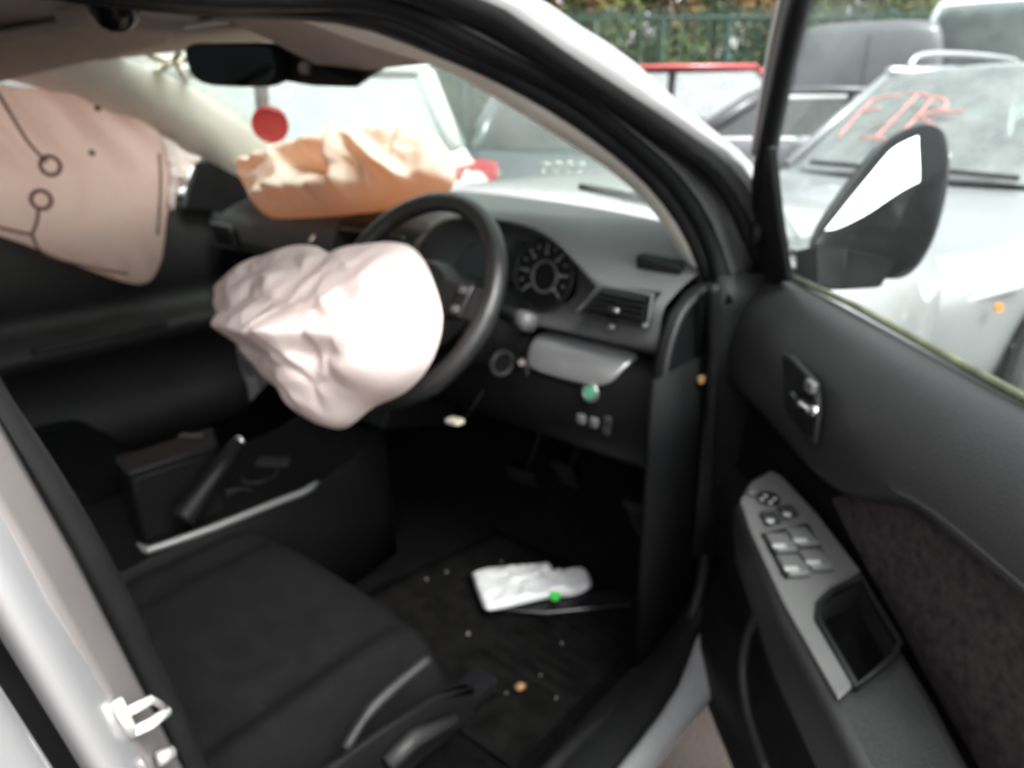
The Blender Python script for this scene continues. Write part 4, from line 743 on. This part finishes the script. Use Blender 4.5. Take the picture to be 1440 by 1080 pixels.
# ================================================================== the yard behind: parked cars, vans, fence, trees
def wheel(name, root, x, y, r=0.33, wd=0.2):
    s = 1 if x > 0 else -1
    prof_ = [(r*0.62, 0.0), (r*0.66, wd*0.02), (r*0.92, wd*0.0), (r, wd*0.15), (r, wd*0.85), (r*0.92, wd), (r*0.6, wd)]
    rows = [[V((x-s*q, y+math.cos(a)*p, r+math.sin(a)*p)) for p, q in prof_] for a in [2*math.pi*k/28 for k in range(29)]]
    ty = MB().loft(rows).build('tyre', M['tyre'], root, auto=40)
    rm = MB(); rm.ring(V((x-s*0.012, y, r)), (1, 0, 0), r*0.61, 0.018, 28, 6)
    for k in range(6):
        a = k*math.pi/3; d = V((0, math.cos(a), math.sin(a))); t = V((0, -math.sin(a), math.cos(a)))
        rm.box(V((x-s*0.02, y, r))+d*r*0.32, (0.02, r*0.62, 0.05), (V((1, 0, 0)), d, t))
    rm.disc(V((x-s*0.03, y, r)), (s, 0, 0), r*0.14, 0.025, 16)
    rm.build('rim', M['rim'], ty, auto=40)
    MB().disc(V((x-s*0.07, y, r)), (s, 0, 0), r*0.6, 0.01, 20).build('brake_disc', M['rubber'], ty, smooth=False)
def parked_car(name, label, paint, loc, rz, L=4.3, W=1.78, H=1.5, zb=0.98, yA=0.95, yB=0.25, yC=-1.25, yD=-1.75, zbon=0.95, glass='cglass', chrome=False, rails=False, pz=0.62, boot=None):
    root = empty(name, (loc[0], loc[1], G), label, 'car', rz=rz)
    w2 = W/2; yf, yr = L/2, -L/2
    dark = mat('car_interior', (0.03, 0.03, 0.032), 0.8)
    st = [(yf, 0.55, 0.70, 0.60), (yf-0.04, 0.78, 0.42, 0.74), (yf-0.25, 0.93, 0.28, zbon-0.10), (yf-0.6, 0.985, 0.24, zbon-0.03), (yA+0.25, 1.0, 0.24, zbon+0.02), (yA+0.06, 1.0, 0.24, zb-0.03), (yA-0.02, 1.0, 0.24, zb), (yA-0.3, 1.0, 0.24, zb), (0.0, 1.0, 0.24, zb+0.01), (yC, 1.0, 0.24, zb+0.04), (yD, 0.99, 0.25, boot or zb+0.05), (yr+0.22, 0.95, 0.27, (boot or zb+0.05)-0.03), (yr+0.04, 0.84, 0.40, 0.85), (yr, 0.70, 0.55, 0.72)]
    body = bpy.data.meshes.new('body'); vs = []; fs = []; mi = []
    for i, (y, k, zs, zt) in enumerate(st):
        w_ = w2*k; cab = 6 <= i <= 9
        half = [(w_*0.90, zs), (w_*0.985, zs+0.10*(zt-zs)), (w_, zs+0.45*(zt-zs)), (w_*0.985, zs+0.78*(zt-zs)), (w_*0.93, zt-0.02), (w_*0.86, zt)]
        half += [(w_*0.80, zt-0.02), (w_*0.77, zt-0.32), (0, zt-0.35)] if cab else [(w_*0.6, zt+0.02), (w_*0.3, zt+0.032), (0, zt+0.036)]
        ring_ = [V((x, y, z)) for x, z in half]+[V((-x, y, z)) for x, z in half[::-1][1:]]
        vs += ring_
    n = len(ring_)
    for i in range(len(st)-1):
        for j in range(n-1):
            fs.append((i*n+j, i*n+j+1, (i+1)*n+j+1, (i+1)*n+j)); mi.append(1 if 5 < i < 10 and 6 <= j <= 9 else 0)
    fs.append(tuple(range(n))); fs.append(tuple((len(st)-1)*n+j for j in range(n))); mi += [0, 0]
    bd = obj('body', vs, fs, paint, root, sub=2)
    bd.data.materials.append(dark)
    for p, q in zip(bd.data.polygons, mi): p.material_index = q
    wr = w2*0.72; wA = w2*0.84
    # roof
    rows = []
    for t in range(9):
        y = yB+(yC-yB)*t/8; zc = H-0.035*(2*t/8-1)**2-0.012
        rows.append([V((wr*x, y-(0.05 if t == 0 else 0)*x*x, zc-0.05*abs(x)**3)) for x in [-1+2*j/12 for j in range(13)]])
    MB().loft(rows).build('roof', paint, root, solid=0.03, soff=-1, sub=1)
    hr = H-0.09
    def pane(nm, y0, z0, w0, y1, z1, w1, bow):
        rr = []
        for t in range(7):
            q = t/6; rr.append([V((x*(w0+(w1-w0)*q), y0+(y1-y0)*q+bow*(1-x*x)*(1-q*0.6), z0+(z1-z0)*q+0.03*(1-x*x)*q)) for x in [-1+2*j/12 for j in range(13)]])
        return MB().loft(rr).build(nm, M[glass], root)
    wsn = pane('windscreen', yA-0.02, zb-0.01, wA, yB+0.02, hr+0.01, wr*0.97, 0.14)
    rw = pane('rear_window', yD+0.02, zb+0.06, wA*0.94, yC-0.02, hr+0.01, wr*0.95, -0.08)
    yM = (yA-0.35+yC)/2
    for s in (-1, 1):
        def S(y, z):
            f = (z-zb)/(hr-zb); return V((s*(w2*0.885+(wr-w2*0.885)*f), y, z))
        A0, A1, C1, D0 = (yA-0.02, zb), (yB+0.02, hr), (yC-0.02, hr), (yD+0.02, zb+0.06)
        def lx(z, a, b): f = (z-a[1])/(b[1]-a[1]); return a[0]+(b[0]-a[0])*f
        for nm, ya, yb in (('front_side_window', None, yM+0.04), ('rear_side_window', yM-0.04, None)):
            z0, z1 = zb+0.03, hr-0.02
            if ya is None: q = [S(lx(z0, A0, A1)-0.09, z0), S(lx(z1, A0, A1)-0.06, z1), S(yb, z1), S(yb, z0)]
            else: q = [S(ya, z0), S(ya, z1), S(lx(z1, D0, C1)+0.10, z1), S(lx(z0, D0, C1)+0.16, z0)]
            g = MB().prism(q, (-s*0.006, 0, 0)).build(nm, M[glass], root, smooth=False)
            MB().tube(q, 0.026 if chrome else 0.010, 6, closed=True).build('window_trim', M['brightrim'] if chrome else M['rubber'], g)
        for nm, a, b, t in (('a_pillar', S(*A0), S(*A1), 0.030), ('b_pillar', S(yM, zb), S(yM-0.02, hr), 0.035), ('rear_pillar', S(*D0)+V((0, 0.08, -0.02)), S(*C1)+V((0, 0.05, 0)), 0.070)):
            MB().tube([a, a.lerp(b, .5)+V((s*0.012, 0, 0)), b], t, 8, flat=0.9).build(nm, paint if nm != 'b_pillar' else M['rubber'], root)
        # cant rail
        MB().tube([V((s*wr, yB, hr+0.03)), V((s*(wr+.012), (yB+yC)/2, hr+0.045)), V((s*wr, yC, hr+0.03))], 0.03, 8).build('roof_rail', M['satin'] if rails else paint, root)
        if rails: MB().tube(cat_rom([V((s*wr*.9, yB-0.1, H-0.03)), V((s*wr*.9, yB-0.22, H+0.035)), V((s*wr*.9, (yB+yC)/2, H+0.05)), V((s*wr*.9, yC+0.15, H+0.03)), V((s*wr*.9, yC+0.05, H-0.02))], 5), 0.016, 8).build('luggage_rail', M['satin'], root)
        # lights
        hl_ = [V((s*w2*0.42, yf+0.005, zbon-0.27)), V((s*w2*0.80, yf-0.10, zbon-0.30)), V((s*w2*1.01, yf-0.42, zbon-0.20)), V((s*w2*0.95, yf-0.40, zbon-0.09)), V((s*w2*0.76, yf-0.17, zbon-0.10)), V((s*w2*0.45, yf-0.06, zbon-0.15))]
        hl = MB().prism(hl_, (0, -0.10, -0.0)).build('headlight', M['hlens'], root, bevel=0.02, auto=50)
        MB().disc(V((s*w2*0.965, yf-0.33, zbon-0.27)), (s, 0.3, 0), 0.016, 0.012, 12).build('indicator', M['orange'], hl, auto=40)
        tl_ = [V((s*w2*0.62, yr-0.004, 0.80)), V((s*w2*0.90, yr+0.10, 0.78)), V((s*w2*0.99, yr+0.30, 0.86)), V((s*w2*0.97, yr+0.26, 0.95)), V((s*w2*0.86, yr+0.08, 0.96)), V((s*w2*0.62, yr+0.02, 0.93))]
        MB().prism(tl_, (0, 0.10, 0)).build('tail_light', M['redlens'], root, bevel=0.015, auto=50)
        # mirror, handles, seams
        mp = V((s*(w2+0.09), yA-0.42, zb+0.06))
        MB().loft([[mp+V((s*a*0.10*q, b, c_*0.075*q)) for a, c_ in ((-1, -.6), (-.9, .8), (.6, 1), (1, .3), (.9, -.9))] for b, q in ((-0.05, .95), (0.0, 1.0), (0.06, 0.7))], closed=True, caps=True).build('door_mirror', paint, root, bevel=0.015, auto=50)
        MB().box(mp-V((s*0.12, 0, 0.05)), (0.10, 0.05, 0.04)).build('mirror_foot', M['rubber'], root, bevel=0.008)
        for yy in (yM+0.12, yM-0.85): MB().tube([V((s*(w2*0.99), yy, zb-0.16)), V((s*(w2*1.015), yy+0.08, zb-0.155)), V((s*(w2*.99), yy+0.16, zb-0.15))], 0.014, 8).build('door_handle', M['chrome'] if chrome else paint, root)
        for yy in (yA-0.22, yM, yM-0.95): MB().tube([V((s*w2*0.955, yy, 0.36)), V((s*w2*1.002, yy, 0.55)), V((s*w2*0.992, yy, 0.78)), V((s*w2*0.93, yy-0.02, zb-0.01))], 0.004, 5).build('door_seam', M['rubber'], root)
        MB().box(V((s*w2*0.95, 0, 0.30)), (0.05, L*0.45, 0.09)).build('side_skirt', M['rubber'], root, bevel=0.015)
        for yy in (yf-0.86, yr+0.84):
            x = s*(w2-0.005)
            MB().disc(V((x-s*0.004, yy, 0.335)), (s, 0, 0), 0.395, 0.010, 32).build('wheel_arch', M['rubber'], root, smooth=False)
            wheel('wheel', root, s*(w2+0.022), yy)
    # front and rear details
    gr = MB().box((0, yf+0.006, 0.68), (W*0.40, 0.03, 0.10)).build('grille', M['blackgloss'], root, bevel=0.01)
    for k in range(3): MB().box((0, yf+0.022, 0.655+0.025*k), (W*0.39, 0.01, 0.008)).build('grille_bar', M['satin'], gr, smooth=False)
    MB().box((0, yf-0.01, 0.42), (W*0.62, 0.05, 0.11)).build('lower_grille', M['rubber'], root, bevel=0.02)
    MB().box((0, yf+0.02, 0.53), (0.52, 0.012, 0.11)).build('number_plate', M['white'], root, bevel=0.004)
    MB().box((0, yr-0.012, 0.72), (0.52, 0.012, 0.11)).build('number_plate', mat('yellow_plate', (0.75, 0.55, 0.06), 0.5), root, bevel=0.004)
    MB().box((0, yr+0.01, 0.48), (W*0.70, 0.08, 0.14)).build('rear_bumper', M['rubber'], root, bevel=0.03)
    for x0, x1 in ((-0.45, 0.02), (0.15, 0.55)): MB().tube([V((x0*1.1, yA+0.06, zb+0.02)), V(((x0+x1)/2, yA+0.10, zb+0.03)), V((x1, yA+0.09, zb+0.03))], 0.012, 6).build('wiper', M['rubber'], root)
    # seats inside
    for sx in (-0.36, 0.36):
        for sy in (yA-1.15, yA-2.0): MB().loft([[V((sx+a*0.22*q, sy+b*0.06+zz*-0.12, zb-0.35+zz)) for a, b in ((-1, -1), (1, -1), (1, 1), (-1, 1))] for zz, q in ((0, 1), (0.40, 0.95), (0.44, 0.45), (0.58, 0.45))], closed=True, caps=True).build('seat', dark, root, bevel=0.03, auto=60)
    MB().tube([V((0.36+0.18*math.cos(a), yA-0.62-0.06*math.sin(a), zb-0.02+0.17*math.sin(a))) for a in [2*math.pi*k/20 for k in range(20)]], 0.015, 6, closed=True).build('steering_wheel', M['rubber'], root)
    return root, wsn
M['brightrim'] = mat('bright_window_trim', (0.80, 0.80, 0.80), 0.35, 0.3)
M['hlens'] = mat('headlamp_lens', (0.82, 0.84, 0.85), 0.12, 0.25, coat=0.8)
P_silver = mat('parked_silver_paint', (0.25, 0.255, 0.26), 0.32, 0.35, var=0.06, vscale=3, coat=0.6)
P_grey = mat('parked_grey_paint', (0.065, 0.068, 0.072), 0.4, 0.3, var=0.10, vscale=3, coat=0.25)
P_dark = mat('parked_dark_paint', (0.055, 0.065, 0.07), 0.25, 0.3, var=0.12, vscale=3, coat=0.8)
P_white = mat('parked_white_paint', (0.62, 0.62, 0.60), 0.3, 0.0, var=0.04, vscale=3, coat=0.6)
P_red = mat('parked_red_paint', (0.36, 0.045, 0.05), 0.25, 0.0, var=0.1, vscale=3, coat=0.8)
# silver car facing us beyond the open door, red writing on its windscreen
AC, AWS = parked_car('parked_car', 'silver parked car with red writing across its windscreen and roof rails', P_silver, (0.53, 4.43), R(165), L=4.2, W=1.76, H=1.585, zb=1.02, yA=0.90, yB=0.22, yC=-1.3, yD=-1.7, zbon=0.92, rails=True)
def a_loc(px, py):                       # measured point on that windscreen, in the car's own space
    mw = Matrix.Translation((0.53, 4.43, G)) @ Matrix.Rotation(R(165), 4, 'Z')
    a, b, c_ = mw @ V((-0.6, 0.88+.10, 1.01)), mw @ V((0.6, 0.88+.10, 1.01)), mw @ V((0, 0.24+.10, 1.52))
    n_ = (b-a).cross(c_-a).normalized(); d = _ray(px, py); p = CAM_LOC+d*((a-CAM_LOC).dot(n_)/d.dot(n_))
    return mw.inverted() @ (p-d.normalized()*0.06)
for L_ in ([(1178, 194), (1202, 165), (1226, 140)], [(1222, 142), (1244, 136), (1266, 134)], [(1212, 157), (1238, 152)], [(1210, 194), (1248, 195)], [(1230, 195), (1262, 162), (1290, 133)], [(1276, 132), (1304, 133)], [(1270, 184), (1295, 158), (1312, 136)], [(1300, 136), (1328, 140), (1326, 154), (1292, 163)], [(1296, 164), (1316, 180)], [(1318, 152), (1336, 157), (1354, 155)]):
    MB().tube([a_loc(*p) for p in resample2(L_)], 0.007, 6).build('red_stroke', M['redchalk'], AWS)
# grey car side-on behind it with bright window surrounds
q = PD(1003, 190, 6.9)
parked_car('parked_car', 'mid grey parked car with bright chrome window surrounds, side on', P_grey, (q.x+0.906*1.45-0.42*0.80, q.y+0.42*1.45+0.906*0.80), R(-65), L=4.4, H=1.50, zb=1.00, yA=0.9, yB=0.15, yC=-1.1, yD=-1.72, chrome=True, glass='cglass2')
# red people carrier by the fence
q = PD(995, 150, 9.2)
parked_car('parked_car', 'red tall parked car side on in front of the green fence', P_red, (q.x-0.42*0.9, q.y+0.906*0.9), R(-65), L=4.4, H=1.82, zb=1.12, yA=1.15, yB=0.55, yC=-1.75, yD=-1.95, zbon=1.05)
# white car and dark hatchback seen through our windscreen
q = PD(690, 200, 5.3)
parked_car('parked_car', 'white parked car side on, seen through the crashed car windscreen', P_white, (q.x-0.629*2.15-0.777*0.9, q.y-0.777*2.15+0.629*0.9), R(141), L=4.4, W=1.84, H=1.66, zb=1.02, yA=0.95, yB=0.25, yC=-1.75, yD=-2.0, zbon=1.0)
q = PD(800, 200, 5.6)
HB_, _ = parked_car('parked_car', 'dark grey hatchback showing its red tail lights through the windscreen', P_dark, (q.x-0.55*2.0, q.y+0.83*2.0), R(33), L=4.0, W=1.74, H=1.47, zb=0.98, yA=0.85, yB=0.2, yC=-1.35, yD=-1.80, glass='cglass2')
for k in range(4): MB().ring(V((-0.16+0.09*k, -2.0+0.035, 0.90)), (0, 1, 0.3), 0.035, 0.006, 16, 6).build('badge_ring', M['chrome'], HB_)
# ---- vans
def van(name, label, paint, loc, rz, L=4.9, W=1.9, H=2.35, front=True):
    root = empty(name, (loc[0], loc[1], G), label, 'van', rz=rz); w2 = W/2; yf, yr = L/2, -L/2
    st = [(yf, .86, .55, .95), (yf-.08, .93, .35, 1.12), (yf-.55, 1.0, .28, 1.28), (yf-.62, 1.0, .28, 1.36), (yf-1.0, 1.0, .28, 1.36+(H-1.46)*.6), (yf-1.35, 1.0, .28, H-.10), (yf-1.7, 1.0, .28, H-.02), (0, 1.0, .28, H), (yr+.5, 1.0, .28, H-.01), (yr+.10, .985, .30, H-.06), (yr, .96, .34, H-.14)]
    rows = []
    for y, k, zs, zt in st:
        w_ = w2*k; tw = 1-0.10*ssm(1.2, 2.3, zt)
        half = [(w_*.92, zs), (w_, zs+.12), (w_*1.0, zs+(zt-zs)*.4), (w_*(1+tw)/2, zs+(zt-zs)*.75), (w_*tw*.985, zt-.13), (w_*tw*.90, zt-.03), (w_*tw*.7, zt), (0, zt+.02)]
        rows.append([V((x, y, z)) for x, z in half]+[V((-x, y, z)) for x, z in half[::-1][1:]])
    MB().loft(rows, caps=True).build('body', paint, root, sub=2)
    rr = [[V((x*(w2*.86-.10*t), yf-.58-.72*t+.10*(1-x*x)+.03, 1.36+(H-1.55)*t)) for x in [-1+2*j/10 for j in range(11)]] for t in (0, .25, .5, .75, 1)]
    MB().loft(rr).build('windscreen', M['cglass2'], root, solid=0.006)
    for s in (-1, 1):
        MB().prism([V((s*(w2+.004), yf-1.05, 1.32)), V((s*(w2-.03), yf-1.35, 1.92)), V((s*(w2-.03), yf-1.95, 1.95)), V((s*(w2+.004), yf-1.95, 1.30))], (s*.006, 0, 0)).build('side_window', M['cglass2'], root, smooth=False)
        MB().loft([[V((s*(w2+.14+a*.08), yf-.95+b, 1.38+c_*.16)) for a, c_ in ((-1, -1), (-1, 1), (1, 1), (1, -1))] for b in (-.05, .05)], closed=True, caps=True).build('door_mirror', M['rubber'], root, bevel=0.02)
        MB().box((s*w2*.62, yf-.05, .92), (.36, .16, .22)).build('headlight', M['hlens'], root, bevel=0.04)
        MB().box((s*w2*.93, yr+.02, 1.15), (.10, .06, .42)).build('tail_light', M['redlens'], root, bevel=0.02)
        for yy in (yf-.95, yr+.95): 
            MB().disc(V((s*(w2-.012), yy, .36)), (s, 0, 0), .42, .014, 32).build('wheel_arch', M['rubber'], root, smooth=False)
            wheel('wheel', root, s*(w2+.02), yy, .35)
    MB().box((0, yf+.005, .86), (W*.42, .03, .16)).build('grille', M['blackgloss'], root, bevel=0.01)
    MB().box((0, yf-.02, .48), (W*.86, .10, .22)).build('bumper', M['rubber'], root, bevel=0.04)
    MB().box((0, yr-.02, .48), (W*.86, .10, .16)).build('bumper', M['rubber'], root, bevel=0.04)
    MB().tube([V((0, yr-.006, .6)), V((0, yr-.006, H-.2))], .006, 5).build('door_seam', M['rubber'], root)
    MB().box((0, yr-.012, .80), (.52, .012, .11)).build('number_plate', mat('yellow_plate', (0.75, 0.55, 0.06), 0.5), root, bevel=0.004)
    MB().box((0, yf+.03, .58), (.52, .012, .11)).build('number_plate', M['white'], root, bevel=0.004)
    return root
q = PD(1215, 100, 9.3)
van('parked_van', 'dark grey van with rounded roof, its back doors towards the cars', mat('grey_van_paint', (0.07, 0.073, 0.08), 0.35, 0.3, var=0.1, vscale=3, coat=0.6), (q.x-0.265*2.45, q.y+0.964*2.45), R(15.4), W=1.86, H=2.32)
q = PD(1395, 70, 8.9)
van('parked_van', 'tall white van whose broad windscreen rises above the silver parked car', P_white, (q.x-0.12*2.3, q.y+0.98*2.3), R(187), W=1.98, H=2.72)
# ---- green palisade fence with hedge and trees behind
FE = mat('green_fence_paint', (0.010, 0.042, 0.028), 0.6, var=0.2, vscale=6)
fa, fb = PD(560, 100, 13.5), PD(1480, 100, 13.5); fa.z = fb.z = 0; fdv = (fb-fa).normalized(); fnv = V((0, 0, 1)).cross(fdv); FL = (fb-fa).length
FR = empty('mesh_fence', (fa.x, fa.y, G), 'green steel mesh fence along the back of the yard', 'fence', rz=math.atan2(fdv.y, fdv.x))
for k in range(int(FL/1.2)+1):
    MB().box((k*1.2, 0.05, 1.35), (0.09, 0.09, 2.7)).build('fence_post', FE, FR, bevel=0.008)
pale = None
for k in range(int(FL/0.10)):
    if pale is None:
        pale = MB().prism([V((-0.016, 0.0, 0.05)), V((-0.016, 0, 2.85)), V((0, 0, 2.98)), V((0.016, 0, 2.85)), V((0.016, 0, 0.05)), V((0, -0.01, 0.05))], (0, -0.006, 0)).build('fence_wire', FE, FR, smooth=False); o = pale
    else:
        o = pale.copy(); COL.objects.link(o); o.parent = FR
    o.location = (0.08+k*0.10, -0.01, 0); o.rotation_euler = (0, R(random.uniform(-.6, .6)), 0)
for z in (0.45, 2.75): MB().box((FL/2, 0.02, z), (FL, 0.045, 0.06)).build('fence_rail', FE, FR)
leafm = []
for i, (c0, c1, c2) in enumerate((((0.030, 0.060, 0.018), (0.075, 0.115, 0.035), (0.17, 0.12, 0.045)), ((0.045, 0.070, 0.022), (0.11, 0.125, 0.04), (0.22, 0.13, 0.05)), ((0.075, 0.055, 0.025), (0.16, 0.105, 0.045), (0.28, 0.15, 0.07)))):
    m = mat('foliage_%d' % i, c1, 0.7, spec=0.2, trans=0.25, tcol=c1)
    t = m.node_tree; g = t.nodes.new('ShaderNodeObjectInfo'); tcn = t.nodes.new('ShaderNodeTexCoord'); nz = t.nodes.new('ShaderNodeTexNoise'); nz.inputs['Scale'].default_value = 2.2; nz.inputs['Detail'].default_value = 5
    cr = t.nodes.new('ShaderNodeValToRGB'); cr.color_ramp.elements[0].color = (*c0, 1); cr.color_ramp.elements[0].position = 0.3
    cr.color_ramp.elements[1].color = (*c2, 1); cr.color_ramp.elements[1].position = 0.75
    e = cr.color_ramp.elements.new(0.52); e.color = (*c1, 1)
    t.links.new(tcn.outputs['Object'], nz.inputs['Vector']); t.links.new(nz.outputs['Fac'], cr.inputs['Fac']); t.links.new(cr.outputs['Color'], t.nodes['Principled BSDF'].inputs['Base Color'])
    leafm.append(m)
bark = mat('bark', (0.10, 0.075, 0.055), 0.9, var=0.3, vscale=12, bump=0.6, bscale=30)
def crown_mesh(seed, n, h, r, low, size):
    rnd = random.Random(seed); vs = []; fs = []
    cl = [(V((rnd.gauss(0, r*.45), rnd.gauss(0, r*.45), low+(h-low)*rnd.random()**0.9)), rnd.uniform(.25, .6)*r) for _ in range(26)]
    for _ in range(n):
        c_, rr = rnd.choice(cl); d = V((rnd.gauss(0, 1), rnd.gauss(0, 1), rnd.gauss(0, 1))).normalized()*rr*rnd.random()**0.4
        p = c_+d; a = V((rnd.gauss(0, 1), rnd.gauss(0, 1), rnd.gauss(0, 1))).normalized(); b = a.orthogonal().normalized(); s = size*rnd.uniform(.6, 1.4)
        k = len(vs); vs += [p-a*s, p+b*s*.5, p+a*s, p-b*s*.5]; fs.append((k, k+1, k+2, k+3))
    me = bpy.data.meshes.new('crown'); me.from_pydata([tuple(v) for v in vs], [], fs); return me
def limbs(seed, h):
    rnd = random.Random(seed); mb = MB(); tip = V((rnd.uniform(-.2, .2), rnd.uniform(-.2, .2), h*.75))
    mb.tube(cat_rom([(0, 0, 0), (tip.x*.3, tip.y*.2, h*.3), tip], 5), [0.12*(1-.08*k) for k in range(11)], 8)
    for k in range(7):
        z = h*(.25+.07*k); a = rnd.uniform(0, 6.28); b0 = V((tip.x*z/h, tip.y*z/h, z)); mb.tube([b0, b0+V((math.cos(a)*.5, math.sin(a)*.5, .45)), b0+V((math.cos(a)*.9, math.sin(a)*.9, 1.1))], [.05, .035, .015], 6)
    return mb
CM = [crown_mesh(11+i, 5200, 4.6, 1.5, .35, .085) for i in range(3)]
for i, m in enumerate(leafm): CM[i].materials.append(m)
LB = ('dense green tree behind the green fence', 'olive green tree behind the green fence', 'tree with brown autumn leaves behind the green fence')
for k, (px, t, ci) in enumerate(((560, 15.2, 0), (655, 16.0, 1), (740, 15.0, 2), (815, 15.4, 0), (880, 15.0, 1), (940, 15.8, 2), (1000, 15.0, 0), (1060, 15.6, 1), (1125, 15.0, 2), (1185, 15.8, 1), (1260, 16.2, 0), (1350, 16.0, 1), (1440, 16.5, 2))):
    q = PD(px, 100, t); tr_ = empty('tree', (q.x, q.y, G), LB[ci], 'tree', 'trees behind the green fence', rz=k*1.7)
    co_ = bpy.data.objects.new('crown', CM[ci]); COL.objects.link(co_); co_.parent = tr_; s = 0.95+0.1*((k*37) % 5)/4; co_.scale = (s, s, s*1.05)
    limbs(k, 4.2).build('trunk', bark, tr_)
